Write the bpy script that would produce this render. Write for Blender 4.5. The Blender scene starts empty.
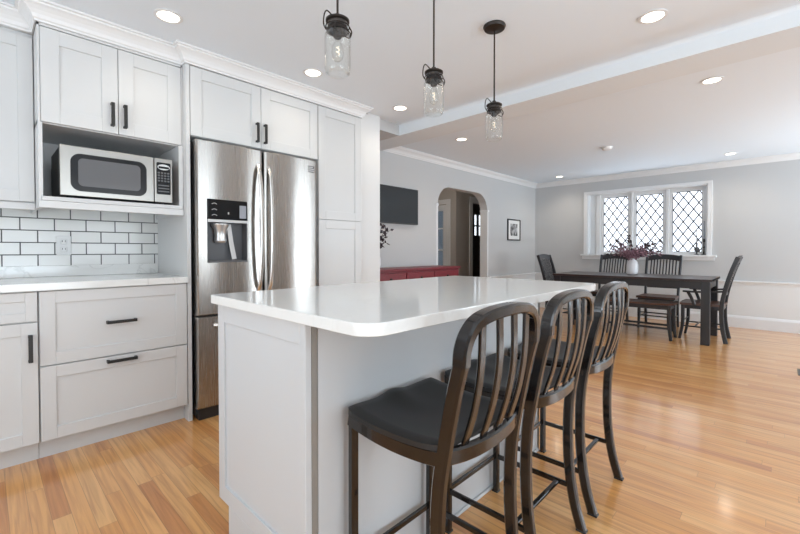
import bpy, bmesh, math, random
from mathutils import Vector, Matrix
random.seed(7)
PI = math.pi
C = bpy.context.scene.collection
scn = bpy.context.scene

# ------------------------------------------------------------------ camera
cam_d = bpy.data.cameras.new('camera')
cam = bpy.data.objects.new('camera', cam_d); C.objects.link(cam)
cam_d.sensor_fit = 'HORIZONTAL'; cam_d.sensor_width = 36.0; cam_d.lens = 18.0
cam_d.shift_y = -10.0 / 800.0
cam_d.clip_start = 0.02; cam_d.clip_end = 200
cam.location = (0, 0, 1.08)
yaw = math.radians(43.76)
fwd = Vector((math.cos(yaw) * math.cos(math.radians(1)), math.sin(yaw) * math.cos(math.radians(1)), -math.sin(math.radians(1))))
cam.rotation_euler = fwd.to_track_quat('-Z', 'Y').to_euler()
scn.camera = cam

# ------------------------------------------------------------------ world, light, exposure
w = bpy.data.worlds.new('sky'); scn.world = w; w.use_nodes = True
bg = w.node_tree.nodes['Background']
bg.inputs[0].default_value = (0.90, 0.95, 1.0, 1); bg.inputs[1].default_value = 1.9
scn.view_settings.view_transform = 'Standard'
scn.view_settings.look = 'None'
scn.view_settings.gamma = 1.0
scn.view_settings.use_curve_mapping = False
scn.view_settings.exposure = 0.30

def area(name, loc, direction, sx, sy, power, col=(1, 1, 1), spread=180):
    d = bpy.data.lights.new(name, 'AREA'); d.shape = 'RECTANGLE'; d.size = sx; d.size_y = sy
    d.energy = power; d.color = col; d.spread = math.radians(spread)
    o = bpy.data.objects.new(name, d); C.objects.link(o); o.location = loc
    o.rotation_euler = Vector(direction).to_track_quat('-Z', 'Y').to_euler()
    return o
DAY = (0.82, 0.92, 1.0)
FILL = (0.68, 0.86, 1.0)
# daylight through the windows behind the camera, left of it, and through the leaded window
area('daylight_rear_window', (1.0, -2.85, 1.35), (0, 1, 0.30), 2.6, 1.7, 34, DAY)
area('daylight_rear_window', (6.05, -2.85, 1.35), (-0.15, 1, 0.30), 2.1, 1.7, 50, DAY)
area('daylight_side_window', (-2.45, 0.6, 1.35), (1, 0, 0.30), 2.6, 1.7, 26, DAY)
# added unseen lamps outside the windows, standing in for ground bounce onto the ceiling
area('ceiling_fill_rear', (1.0, -3.25, 0.35), (0, 0.8, 0.75), 2.8, 1.0, 90, FILL)
area('ceiling_fill_rear', (5.9, -3.25, 0.35), (-0.2, 0.8, 0.75), 2.3, 1.0, 150, FILL)
area('ceiling_fill_side', (-2.85, 0.6, 0.35), (0.8, 0, 0.75), 2.8, 1.0, 55, FILL)
area('ceiling_fill_far', (8.05, 1.63, 0.70), (-0.8, 0, 0.7), 2.0, 0.8, 38, FILL)
hl = bpy.data.lights.new('hall_fill', 'POINT'); hl.energy = 6; hl.color = (1.0, .93, .84); hl.shadow_soft_size = .12  # unseen point light added to brighten the hall, no fitting modelled
ho = bpy.data.objects.new('hall_fill', hl); C.objects.link(ho); ho.location = (5.2, 4.2, 2.15)

ZC = 2.33          # ceiling
XW = 7.30          # far wall
YA = 3.42          # wall with the arch
YK = 3.30          # kitchen wall
X0, Y0 = -2.2, -2.6

# ------------------------------------------------------------------ materials
def new_mat(name):
    m = bpy.data.materials.new(name); m.use_nodes = True
    nt = m.node_tree; b = nt.nodes['Principled BSDF']
    return m, nt, b
def N(nt, t, **k):
    n = nt.nodes.new(t)
    for a, v in k.items(): setattr(n, a, v)
    return n
def noise_bump(nt, b, scale=60, strength=0.05, dist=0.002, vec=None, detail=4):
    tc = N(nt, 'ShaderNodeTexCoord')
    n = N(nt, 'ShaderNodeTexNoise'); n.inputs['Scale'].default_value = scale; n.inputs['Detail'].default_value = detail
    mp = N(nt, 'ShaderNodeMapping')
    if vec: mp.inputs['Scale'].default_value = vec
    nt.links.new(tc.outputs['Object'], mp.inputs['Vector']); nt.links.new(mp.outputs[0], n.inputs['Vector'])
    bp = N(nt, 'ShaderNodeBump'); bp.inputs['Strength'].default_value = strength; bp.inputs['Distance'].default_value = dist
    nt.links.new(n.outputs['Fac'], bp.inputs['Height']); nt.links.new(bp.outputs[0], b.inputs['Normal'])
    return n
def plain(name, col, rough=0.5, metal=0.0, spec=0.5, bump=0.0, scale=60, coat=0.0, coat_rough=0.1, vec=None, var=0.0):
    m, nt, b = new_mat(name)
    b.inputs['Base Color'].default_value = (*col, 1); b.inputs['Roughness'].default_value = rough
    b.inputs['Metallic'].default_value = metal; b.inputs['Specular IOR Level'].default_value = spec
    b.inputs['Coat Weight'].default_value = coat; b.inputs['Coat Roughness'].default_value = coat_rough
    n = noise_bump(nt, b, scale, bump, 0.002, vec)
    if var:
        r = N(nt, 'ShaderNodeValToRGB')
        r.color_ramp.elements[0].position = 0.3; r.color_ramp.elements[1].position = 0.7
        r.color_ramp.elements[0].color = (*[c * (1 - var) for c in col], 1)
        r.color_ramp.elements[1].color = (*[min(1, c * (1 + var)) for c in col], 1)
        nt.links.new(n.outputs['Fac'], r.inputs[0]); nt.links.new(r.outputs[0], b.inputs['Base Color'])
    return m
M = {}
M['cab'] = plain('white_cabinet_paint', (0.66, 0.66, 0.655), 0.38, bump=0.03, scale=90)
M['island'] = plain('pale_grey_cabinet_paint', (0.60, 0.61, 0.62), 0.4, bump=0.03, scale=90)
M['taupe'] = plain('taupe_edge_strip', (0.27, 0.25, 0.225), 0.45, bump=0.03)
M['trim'] = plain('white_trim_paint', (0.80, 0.80, 0.80), 0.4, bump=0.02)
M['ceil'] = plain('ceiling_paint', (0.81, 0.87, 0.93), 0.85, bump=0.05, scale=120)
M['beam'] = plain('beam_paint', (0.765, 0.805, 0.84), 0.8, bump=0.05, scale=120)
M['wall'] = plain('grey_wall_paint', (0.56, 0.56, 0.56), 0.8, bump=0.06, scale=150)
M['wallwhite'] = plain('white_wall_paint', (0.76, 0.76, 0.755), 0.6, bump=0.03, scale=120)
M['hall'] = plain('beige_hall_paint', (0.50, 0.46, 0.42), 0.8, bump=0.05, scale=120)
M['black'] = plain('matte_black_metal', (0.015, 0.014, 0.013), 0.4, bump=0.02)
M['bronze'] = plain('dark_bronze_metal', (0.035, 0.028, 0.024), 0.45, metal=0.6, bump=0.05, scale=40)
M['stool'] = plain('worn_black_stool_metal', (0.016, 0.013, 0.012), 0.24, metal=0.5, bump=0.01, scale=30, var=0.15, coat=0.6, coat_rough=0.06)
M['seat'] = plain('black_stool_seat', (0.012, 0.012, 0.0125), 0.45, bump=0.08, scale=250)
M['chair'] = plain('black_painted_wood', (0.022, 0.022, 0.025), 0.35, bump=0.05, scale=60, vec=(1, 1, .2))
M['plastic'] = plain('black_plastic', (0.02, 0.02, 0.022), 0.3, bump=0.01)
M['darkgrey'] = plain('dark_grey_metal', (0.12, 0.12, 0.125), 0.45, metal=0.4, bump=0.02)
M['white_plastic'] = plain('white_plastic', (0.78, 0.78, 0.77), 0.35, bump=0.01)
M['ceramic'] = plain('white_ceramic', (0.80, 0.80, 0.82), 0.25, bump=0.02)
M['red'] = plain('dark_red_painted_wood', (0.17, 0.010, 0.018), 0.42, bump=0.06, scale=60, vec=(.3, 1, 1), var=0.15)
M['frame_black'] = plain('black_picture_frame', (0.02, 0.02, 0.02), 0.4)
M['paper'] = plain('white_mat_board', (0.82, 0.82, 0.80), 0.8)
M['leaf'] = plain('burgundy_leaves', (0.36, 0.20, 0.25), 0.6, bump=0.1, scale=40, var=0.5)
M['darkleaf'] = plain('dark_leaves', (0.035, 0.02, 0.025), 0.6, bump=0.1, scale=40, var=0.4)
M['stem'] = plain('brown_stems', (0.06, 0.035, 0.03), 0.7, bump=0.1)
M['lead'] = plain('lead_strips', (0.10, 0.105, 0.12), 0.5, metal=0.3, bump=0.05)
M['candle'] = plain('grey_candle_wax', (0.30, 0.31, 0.34), 0.5)
M['outletdark'] = plain('outlet_slots', (0.05, 0.05, 0.05), 0.5)
M['silver'] = plain('silver_plastic', (0.62, 0.61, 0.60), 0.3, metal=0.7)
M['register'] = plain('brown_register_metal', (0.10, 0.075, 0.06), 0.45, metal=0.4)

def steel(name, col, rough, vec):
    m, nt, b = new_mat(name)
    b.inputs['Metallic'].default_value = 1.0; b.inputs['Base Color'].default_value = (*col, 1)
    if vec[2] == 1:
        b.inputs['Anisotropic'].default_value = 0.85; b.inputs['Anisotropic Rotation'].default_value = 0.25
        tg = N(nt, 'ShaderNodeTangent', direction_type='RADIAL', axis='Z'); nt.links.new(tg.outputs[0], b.inputs['Tangent'])
    tc = N(nt, 'ShaderNodeTexCoord'); mp = N(nt, 'ShaderNodeMapping'); mp.inputs['Scale'].default_value = vec
    n = N(nt, 'ShaderNodeTexNoise'); n.inputs['Scale'].default_value = 6; n.inputs['Detail'].default_value = 6
    nt.links.new(tc.outputs['Object'], mp.inputs[0]); nt.links.new(mp.outputs[0], n.inputs['Vector'])
    r = N(nt, 'ShaderNodeMapRange'); r.inputs['To Min'].default_value = rough * .85; r.inputs['To Max'].default_value = rough * 1.2
    nt.links.new(n.outputs['Fac'], r.inputs[0]); nt.links.new(r.outputs[0], b.inputs['Roughness'])
    bp = N(nt, 'ShaderNodeBump'); bp.inputs['Strength'].default_value = 0.03; bp.inputs['Distance'].default_value = 0.001
    nt.links.new(n.outputs['Fac'], bp.inputs['Height']); nt.links.new(bp.outputs[0], b.inputs['Normal'])
    return m
M['steel'] = steel('brushed_stainless_steel', (0.46, 0.44, 0.415), 0.26, (60, 60, 1))
M['steel_h'] = steel('brushed_stainless_handle', (0.62, 0.61, 0.59), 0.25, (60, 60, 1))
M['steel_mw'] = steel('brushed_steel_microwave', (0.36, 0.345, 0.32), 0.30, (1, 60, 60))

def emit(name, col, s):
    m, nt, b = new_mat(name)
    b.inputs['Base Color'].default_value = (0.9, 0.9, 0.9, 1)
    b.inputs['Emission Color'].default_value = (*col, 1); b.inputs['Emission Strength'].default_value = s
    return m
M['lamp'] = emit('warm_downlight', (1.0, 0.90, 0.74), 5.0)
M['filament'] = emit('bulb_filament', (1.0, 0.8, 0.5), 1.5)

def pane(name, tint=(1, 1, 1), ior=1.5):
    m = bpy.data.materials.new(name); m.use_nodes = True; nt = m.node_tree; nt.nodes.clear()
    o = N(nt, 'ShaderNodeOutputMaterial'); t = N(nt, 'ShaderNodeBsdfTransparent'); g = N(nt, 'ShaderNodeBsdfGlossy')
    t.inputs[0].default_value = (*tint, 1); g.inputs['Roughness'].default_value = 0.02
    lw = N(nt, 'ShaderNodeLayerWeight'); lw.inputs['Blend'].default_value = 0.5
    pw = N(nt, 'ShaderNodeMath', operation='POWER'); pw.inputs[1].default_value = 3.0; nt.links.new(lw.outputs['Facing'], pw.inputs[0])
    f = N(nt, 'ShaderNodeMapRange'); f.inputs['To Min'].default_value = 0.05; f.inputs['To Max'].default_value = 0.75
    nt.links.new(pw.outputs[0], f.inputs[0]); mx = N(nt, 'ShaderNodeMixShader')
    nt.links.new(f.outputs[0], mx.inputs[0]); nt.links.new(t.outputs[0], mx.inputs[1]); nt.links.new(g.outputs[0], mx.inputs[2])
    nt.links.new(mx.outputs[0], o.inputs[0]); return m
M['pane'] = pane('window_glass', (0.97, 0.98, 1.0))
M['jar'] = pane('clear_jar_glass', (0.985, 0.99, 0.985), 1.55)
M['greypane'] = pane('grey_door_glass', (0.45, 0.5, 0.55))
def darkglass(name, col, rough=0.06):
    m, nt, b = new_mat(name)
    b.inputs['Base Color'].default_value = (*col, 1); b.inputs['Roughness'].default_value = rough
    b.inputs['Specular IOR Level'].default_value = 0.25
    return m
M['screen'] = darkglass('dark_screen_glass', (0.035, 0.04, 0.045), 0.15)
M['mwglass'] = darkglass('microwave_window_glass', (0.13, 0.13, 0.135), 0.12)
M['blackglass'] = darkglass('black_control_glass', (0.012, 0.012, 0.013), 0.15)

def wood_floor():
    m, nt, b = new_mat('oak_strip_floor')
    tc = N(nt, 'ShaderNodeTexCoord'); sp = N(nt, 'ShaderNodeSeparateXYZ'); nt.links.new(tc.outputs['Object'], sp.inputs[0])
    def math_(op, a, bb=None):
        n = N(nt, 'ShaderNodeMath', operation=op)
        for i, v in enumerate((a, bb)):
            if v is None: continue
            if isinstance(v, (int, float)): n.inputs[i].default_value = v
            else: nt.links.new(v, n.inputs[i])
        return n.outputs[0]
    W, L = 0.060, 0.95
    rx = math_('DIVIDE', sp.outputs['X'], W); row = math_('FLOOR', rx)
    wn = N(nt, 'ShaderNodeTexWhiteNoise', noise_dimensions='1D'); nt.links.new(row, wn.inputs['W'])
    off = math_('MULTIPLY', wn.outputs['Value'], 7.3)
    by = math_('ADD', math_('DIVIDE', sp.outputs['Y'], L), off); brd = math_('FLOOR', by)
    cb = N(nt, 'ShaderNodeCombineXYZ'); nt.links.new(row, cb.inputs[0]); nt.links.new(brd, cb.inputs[1])
    w2 = N(nt, 'ShaderNodeTexWhiteNoise', noise_dimensions='2D'); nt.links.new(cb.outputs[0], w2.inputs['Vector'])
    ramp = N(nt, 'ShaderNodeValToRGB'); cr = ramp.color_ramp
    cols = [(0.0, (0.60, 0.25, 0.075)), (0.10, (0.72, 0.33, 0.10)), (0.35, (0.77, 0.38, 0.125)), (0.6, (0.80, 0.415, 0.15)), (0.88, (0.84, 0.47, 0.185)), (1.0, (0.72, 0.34, 0.10))]
    cr.elements[0].position = 0; cr.elements[0].color = (*cols[0][1], 1)
    cr.elements[1].position = 1; cr.elements[1].color = (*cols[-1][1], 1)
    for p, c in cols[1:-1]:
        e = cr.elements.new(p); e.color = (*c, 1)
    nt.links.new(w2.outputs['Value'], ramp.inputs[0])
    # grain
    cg = N(nt, 'ShaderNodeCombineXYZ')
    nt.links.new(math_('MULTIPLY', sp.outputs['X'], 55), cg.inputs[0])
    nt.links.new(math_('ADD', math_('MULTIPLY', sp.outputs['Y'], 2.2), math_('MULTIPLY', w2.outputs['Value'], 30)), cg.inputs[1])
    gn = N(nt, 'ShaderNodeTexNoise'); gn.inputs['Scale'].default_value = 1.0; gn.inputs['Detail'].default_value = 6; gn.inputs['Distortion'].default_value = 0.7
    nt.links.new(cg.outputs[0], gn.inputs['Vector'])
    gr = N(nt, 'ShaderNodeValToRGB'); gr.color_ramp.elements[0].position = 0.30; gr.color_ramp.elements[0].color = (0.62, 0.52, 0.46, 1)
    gr.color_ramp.elements[1].position = 0.60; gr.color_ramp.elements[1].color = (1, 1, 1, 1)
    nt.links.new(gn.outputs['Fac'], gr.inputs[0])
    mx = N(nt, 'ShaderNodeMix', data_type='RGBA', blend_type='MULTIPLY'); mx.inputs['Factor'].default_value = 0.75
    nt.links.new(ramp.outputs[0], mx.inputs[6]); nt.links.new(gr.outputs[0], mx.inputs[7])
    # seams
    fx = math_('FRACT', rx); ex = math_('MINIMUM', fx, math_('SUBTRACT', 1.0, fx))
    fy = math_('FRACT', by); ey = math_('MULTIPLY', math_('MINIMUM', fy, math_('SUBTRACT', 1.0, fy)), L / W)
    ed = math_('MINIMUM', ex, ey)
    mr = N(nt, 'ShaderNodeMapRange'); mr.inputs['From Min'].default_value = 0.006; mr.inputs['From Max'].default_value = 0.022
    mr.inputs['To Min'].default_value = 0.62; mr.inputs['To Max'].default_value = 1.0
    nt.links.new(ed, mr.inputs[0])
    m2 = N(nt, 'ShaderNodeMix', data_type='RGBA', blend_type='MULTIPLY'); m2.inputs['Factor'].default_value = 1.0
    nt.links.new(mx.outputs[2], m2.inputs[6]); nt.links.new(mr.outputs[0], m2.inputs[7])
    nt.links.new(m2.outputs[2], b.inputs['Base Color'])
    b.inputs['Roughness'].default_value = 0.30
    b.inputs['Coat Weight'].default_value = 0.8; b.inputs['Coat Roughness'].default_value = 0.13
    bp = N(nt, 'ShaderNodeBump'); bp.inputs['Strength'].default_value = 0.12; bp.inputs['Distance'].default_value = 0.0015
    ad = math_('ADD', mr.outputs[0], math_('MULTIPLY', gn.outputs['Fac'], 0.15))
    nt.links.new(ad, bp.inputs['Height']); nt.links.new(bp.outputs[0], b.inputs['Normal'])
    nt.links.new(bp.outputs[0], b.inputs['Coat Normal'])
    return m
M['floor'] = wood_floor()

def tile_mat():
    m, nt, b = new_mat('white_subway_tile')
    tc = N(nt, 'ShaderNodeTexCoord'); sp = N(nt, 'ShaderNodeSeparateXYZ'); nt.links.new(tc.outputs['Object'], sp.inputs[0])
    ax = N(nt, 'ShaderNodeMath', operation='ADD'); ax.inputs[1].default_value = 3.14; nt.links.new(sp.outputs['X'], ax.inputs[0])
    az = N(nt, 'ShaderNodeMath', operation='ADD'); az.inputs[1].default_value = -0.9765; nt.links.new(sp.outputs['Z'], az.inputs[0])
    cb = N(nt, 'ShaderNodeCombineXYZ'); nt.links.new(ax.outputs[0], cb.inputs[0]); nt.links.new(az.outputs[0], cb.inputs[1])
    br = N(nt, 'ShaderNodeTexBrick'); br.offset = 0.5; br.inputs['Scale'].default_value = 1.0
    br.inputs['Brick Width'].default_value = 0.157; br.inputs['Row Height'].default_value = 0.0745
    br.inputs['Mortar Size'].default_value = 0.0032; br.inputs['Mortar Smooth'].default_value = 0.15
    br.inputs['Color1'].default_value = (0.74, 0.735, 0.71, 1); br.inputs['Color2'].default_value = (0.80, 0.795, 0.775, 1)
    br.inputs['Mortar'].default_value = (0.10, 0.10, 0.10, 1)
    nt.links.new(cb.outputs[0], br.inputs['Vector']); nt.links.new(br.outputs['Color'], b.inputs['Base Color'])
    rr = N(nt, 'ShaderNodeMapRange'); rr.inputs['To Min'].default_value = 0.14; rr.inputs['To Max'].default_value = 0.8
    nt.links.new(br.outputs['Fac'], rr.inputs[0]); nt.links.new(rr.outputs[0], b.inputs['Roughness'])
    bp = N(nt, 'ShaderNodeBump', invert=True); bp.inputs['Strength'].default_value = 0.5; bp.inputs['Distance'].default_value = 0.002
    nt.links.new(br.outputs['Fac'], bp.inputs['Height']); nt.links.new(bp.outputs[0], b.inputs['Normal'])
    return m
M['tile'] = tile_mat()

def quartz(name, vein=0.0):
    m, nt, b = new_mat(name)
    tc = N(nt, 'ShaderNodeTexCoord'); n = N(nt, 'ShaderNodeTexNoise'); n.inputs['Scale'].default_value = 2.2
    n.inputs['Detail'].default_value = 5; n.inputs['Distortion'].default_value = 1.5
    nt.links.new(tc.outputs['Object'], n.inputs['Vector'])
    r = N(nt, 'ShaderNodeValToRGB'); e = r.color_ramp
    e.elements[0].position = 0.0; e.elements[0].color = (0.80, 0.80, 0.78, 1)
    e.elements[1].position = 1.0; e.elements[1].color = (0.80, 0.80, 0.78, 1)
    for p, k in ((0.485, 0), (0.50, vein), (0.515, 0)):
        q = e.elements.new(p); q.color = (0.80 - k, 0.80 - k, 0.78 - k, 1)
    nt.links.new(n.outputs['Fac'], r.inputs[0]); nt.links.new(r.outputs[0], b.inputs['Base Color'])
    b.inputs['Roughness'].default_value = 0.12; b.inputs['Specular IOR Level'].default_value = 0.5
    return m
M['quartz'] = quartz('white_quartz', 0.02)
M['marble'] = quartz('veined_white_quartz', 0.12)

def tabletop():
    m, nt, b = new_mat('dark_stained_wood')
    tc = N(nt, 'ShaderNodeTexCoord'); mp = N(nt, 'ShaderNodeMapping'); mp.inputs['Scale'].default_value = (30, 2, 30)
    n = N(nt, 'ShaderNodeTexNoise'); n.inputs['Scale'].default_value = 1.5; n.inputs['Detail'].default_value = 6
    nt.links.new(tc.outputs['Object'], mp.inputs[0]); nt.links.new(mp.outputs[0], n.inputs['Vector'])
    r = N(nt, 'ShaderNodeValToRGB'); r.color_ramp.elements[0].color = (0.022, 0.014, 0.014, 1); r.color_ramp.elements[1].color = (0.065, 0.036, 0.032, 1)
    r.color_ramp.elements[0].position = .3; r.color_ramp.elements[1].position = .7
    nt.links.new(n.outputs['Fac'], r.inputs[0]); nt.links.new(r.outputs[0], b.inputs['Base Color'])
    b.inputs['Roughness'].default_value = 0.28
    return m
M['table'] = tabletop()
def seatwood():
    m, nt, b = new_mat('brown_seat_wood')
    tc = N(nt, 'ShaderNodeTexCoord'); mp = N(nt, 'ShaderNodeMapping'); mp.inputs['Scale'].default_value = (25, 3, 25)
    n = N(nt, 'ShaderNodeTexNoise'); n.inputs['Scale'].default_value = 1.5; n.inputs['Detail'].default_value = 5
    nt.links.new(tc.outputs['Object'], mp.inputs[0]); nt.links.new(mp.outputs[0], n.inputs['Vector'])
    r = N(nt, 'ShaderNodeValToRGB'); r.color_ramp.elements[0].color = (0.06, 0.026, 0.018, 1); r.color_ramp.elements[1].color = (0.15, 0.07, 0.046, 1)
    nt.links.new(n.outputs['Fac'], r.inputs[0]); nt.links.new(r.outputs[0], b.inputs['Base Color'])
    b.inputs['Roughness'].default_value = 0.35
    return m
M['seatwood'] = seatwood()
def photo_mat():
    m, nt, b = new_mat('black_and_white_print')
    tc = N(nt, 'ShaderNodeTexCoord'); n = N(nt, 'ShaderNodeTexNoise'); n.inputs['Scale'].default_value = 14; n.inputs['Detail'].default_value = 5
    nt.links.new(tc.outputs['Object'], n.inputs['Vector'])
    r = N(nt, 'ShaderNodeValToRGB'); r.color_ramp.elements[0].position = .38; r.color_ramp.elements[1].position = .62
    r.color_ramp.elements[0].color = (0.04, 0.04, 0.04, 1); r.color_ramp.elements[1].color = (0.55, 0.55, 0.55, 1)
    nt.links.new(n.outputs['Fac'], r.inputs[0]); nt.links.new(r.outputs[0], b.inputs['Base Color']); b.inputs['Roughness'].default_value = 0.5
    return m
M['print'] = photo_mat()

# ------------------------------------------------------------------ mesh helpers
def V(*a): return Vector(a)
def bx(bm, x0, x1, y0, y1, z0, z1, bev=0.0, seg=2):
    if x0 > x1: x0, x1 = x1, x0
    if y0 > y1: y0, y1 = y1, y0
    if z0 > z1: z0, z1 = z1, z0
    vs = [bm.verts.new(p) for p in ((x0, y0, z0), (x1, y0, z0), (x1, y1, z0), (x0, y1, z0), (x0, y0, z1), (x1, y0, z1), (x1, y1, z1), (x0, y1, z1))]
    fs = [bm.faces.new([vs[i] for i in f]) for f in ((0, 3, 2, 1), (4, 5, 6, 7), (0, 1, 5, 4), (1, 2, 6, 5), (2, 3, 7, 6), (3, 0, 4, 7))]
    if bev > 0:
        es = list({e for f in fs for e in f.edges})
        bmesh.ops.bevel(bm, geom=es, offset=bev, segments=seg, affect='EDGES', profile=0.5)
def sweep(bm, pts, ref, w, h, ca=0.25, taper=None):
    """chamfered rectangular tube: w across (t x ref), h along ref"""
    pts = [Vector(p) for p in pts]; ref0 = Vector(ref)
    rings = []
    for i, p in enumerate(pts):
        t = (pts[min(i + 1, len(pts) - 1)] - pts[max(i - 1, 0)]).normalized()
        s = t.cross(ref0).normalized(); u = s.cross(t).normalized()
        k = taper(i / (len(pts) - 1)) if taper else 1.0
        a, b_ = w / 2 * k, h / 2 * k; c = min(w, h) * ca * k
        prof = [(a, b_ - c), (a - c, b_), (-a + c, b_), (-a, b_ - c), (-a, -b_ + c), (-a + c, -b_), (a - c, -b_), (a, -b_ + c)]
        rings.append([bm.verts.new(p + s * q[0] + u * q[1]) for q in prof])
    n = 8
    for r0, r1 in zip(rings, rings[1:]):
        for j in range(n): bm.faces.new((r0[j], r0[(j + 1) % n], r1[(j + 1) % n], r1[j]))
    bm.faces.new(rings[0][::-1]); bm.faces.new(rings[-1])
def tube(bm, pts, r, n=10, closed=False):
    pts = [Vector(p) for p in pts]; rings = []
    up = Vector((0.137, 0.311, 0.94)).normalized()
    L = len(pts)
    for i, p in enumerate(pts):
        a = pts[(i - 1) % L] if closed else pts[max(i - 1, 0)]; b = pts[(i + 1) % L] if closed else pts[min(i + 1, L - 1)]
        t = (b - a).normalized()
        s = t.cross(up)
        if s.length < 1e-4: s = t.cross(Vector((1, 0, 0)))
        s.normalize(); u = s.cross(t)
        rings.append([bm.verts.new(p + (s * math.cos(2 * PI * k / n) + u * math.sin(2 * PI * k / n)) * r) for k in range(n)])
    prs = list(zip(rings, rings[1:])) + ([(rings[-1], rings[0])] if closed else [])
    for r0, r1 in prs:
        for j in range(n): bm.faces.new((r0[j], r0[(j + 1) % n], r1[(j + 1) % n], r1[j]))
    if not closed: bm.faces.new(rings[0][::-1]); bm.faces.new(rings[-1])
def lathe(bm, prof, cx=0, cy=0, cz=0, n=28, closed=False):
    rings = []
    for r, z in prof:
        if r < 1e-5: rings.append([bm.verts.new((cx, cy, cz + z))])
        else: rings.append([bm.verts.new((cx + r * math.cos(2 * PI * k / n), cy + r * math.sin(2 * PI * k / n), cz + z)) for k in range(n)])
    prs = list(zip(rings, rings[1:]))
    if closed: prs.append((rings[-1], rings[0]))
    for a, b in prs:
        for j in range(n):
            j2 = (j + 1) % n
            if len(a) == 1 and len(b) == 1: break
            if len(a) == 1: bm.faces.new((a[0], b[j2], b[j]))
            elif len(b) == 1: bm.faces.new((a[j], a[j2], b[0]))
            else: bm.faces.new((a[j], a[j2], b[j2], b[j]))
def prism(bm, poly, axis, a, b):
    """poly of 2D points extruded along axis 'x','y','z' from a to b"""
    def mk(p, c):
        return {'x': (c, p[0], p[1]), 'y': (p[0], c, p[1]), 'z': (p[0], p[1], c)}[axis]
    v0 = [bm.verts.new(mk(p, a)) for p in poly]; v1 = [bm.verts.new(mk(p, b)) for p in poly]
    n = len(poly)
    for i in range(n): bm.faces.new((v0[i], v0[(i + 1) % n], v1[(i + 1) % n], v1[i]))
    bm.faces.new(v0[::-1]); bm.faces.new(v1)
def obj(name, bm, m, parent=None, smooth=False, sub=0):
    bmesh.ops.recalc_face_normals(bm, faces=bm.faces)
    me = bpy.data.meshes.new(name); bm.to_mesh(me); bm.free()
    me.materials.append(M[m] if isinstance(m, str) else m)
    if smooth:
        for p in me.polygons: p.use_smooth = True
        me.set_sharp_from_angle(angle=math.radians(38))
    o = bpy.data.objects.new(name, me); C.objects.link(o)
    if smooth:
        wn = o.modifiers.new('weighted_normals', 'WEIGHTED_NORMAL'); wn.keep_sharp = True; wn.weight = 100
    if sub:
        s = o.modifiers.new('subsurf', 'SUBSURF'); s.levels = sub; s.render_levels = sub
    if parent is not None: o.parent = parent
    return o
def B(): return bmesh.new()
def box(name, x0, x1, y0, y1, z0, z1, m, parent=None, bev=0.0):
    b = B(); bx(b, x0, x1, y0, y1, z0, z1, bev); return obj(name, b, m, parent, smooth=bev > 0)
def struct(o): o['kind'] = 'structure'; return o
def tag(o, label, cat, group=None):
    o['label'] = label; o['category'] = cat
    if group: o['group'] = group
    return o
def thing(name, loc, label, cat, group=None, rz=0):
    o = bpy.data.objects.new(name, None); C.objects.link(o); o.location = loc; o.rotation_euler = (0, 0, rz)
    o.empty_display_size = 0.1
    return tag(o, label, cat, group)
def dup(root, loc, rz=0, label=None):
    r = root.copy(); C.objects.link(r); r.location = loc; r.rotation_euler = (0, 0, rz)
    if label: r['label'] = label
    for ch in list(root.children):
        c = ch.copy(); C.objects.link(c); c.parent = r
        for g in list(ch.children):
            d = g.copy(); C.objects.link(d); d.parent = c
    return r

# ------------------------------------------------------------------ room shell
struct(box('floor', X0 - .15, 8.9, Y0 - .15, 6.2, -0.10, 0, 'floor'))
struct(box('ceiling', X0 - .15, 8.9, Y0 - .15, 6.2, ZC, ZC + .10, 'ceil'))
# kitchen wall (tile face is its own slab)
struct(box('wall_kitchen', X0 - .15, 2.60, YK + .01, YK + .25, 0, ZC, 'wallwhite'))
# stub wall at the end of the kitchen run
struct(box('wall_kitchen_end', 2.445, 2.597, 2.75, YA + .15, 0, ZC, 'wallwhite'))
# arch wall with rounded-shoulder arch
AX0, AX1, ASP, ATOP = 4.315, 5.585, 1.70, 1.965
def arch_pts(inset=0):
    r = 0.27; a, b = AX0 + inset, AX1 - inset
    pts = [(a, 0)]
    for k in range(9):
        t = PI - k * PI / 16; pts.append((a + r + r * math.cos(t), ATOP - inset - r + r * math.sin(t)))
    for k in range(9):
        t = PI / 2 - k * PI / 16; pts.append((b - r + r * math.cos(t), ATOP - inset - r + r * math.sin(t)))
    pts.append((b, 0)); return pts
b = B()
ap = arch_pts()
poly = [(2.597, 0)] + ap + [(XW + .15, 0), (XW + .15, ZC), (2.597, ZC)]
prism(b, poly, 'y', YA, YA + .13)
struct(obj('wall_arch', b, 'wall'))
b = B()   # white corner trim on the jambs of the arch with a small impost block
for xa, s in ((AX0, -1), (AX1, 1)):
    bx(b, xa - s * .004, xa + s * .030, YA - .006, YA + .13, 0, ASP, .002)
    bx(b, xa - s * .010, xa + s * .042, YA - .014, YA + .134, ASP - .012, ASP + .020, .004)
struct(obj('trim_2', b, 'trim'))
# far wall with window opening
WY0, WY1, WZ0, WZ1 = 0.80, 2.47, 1.0, 2.045
b = B()
bx(b, XW, XW + .25, Y0 - .15, WY0, 0, ZC); bx(b, XW, XW + .25, WY1, YA + .15, 0, ZC)
bx(b, XW, XW + .25, WY0, WY1, 0, WZ0); bx(b, XW, XW + .25, WY0, WY1, WZ1, ZC)
struct(obj('wall_far', b, 'wall'))
struct(box('wall_dado_far', XW - .006, XW, Y0, YA, 0.165, 0.60, 'wallwhite'))
struct(box('wall_dado_arch', AX1 + .04, XW - .006, YA - .006, YA, 0.165, 0.60, 'wallwhite'))
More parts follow.
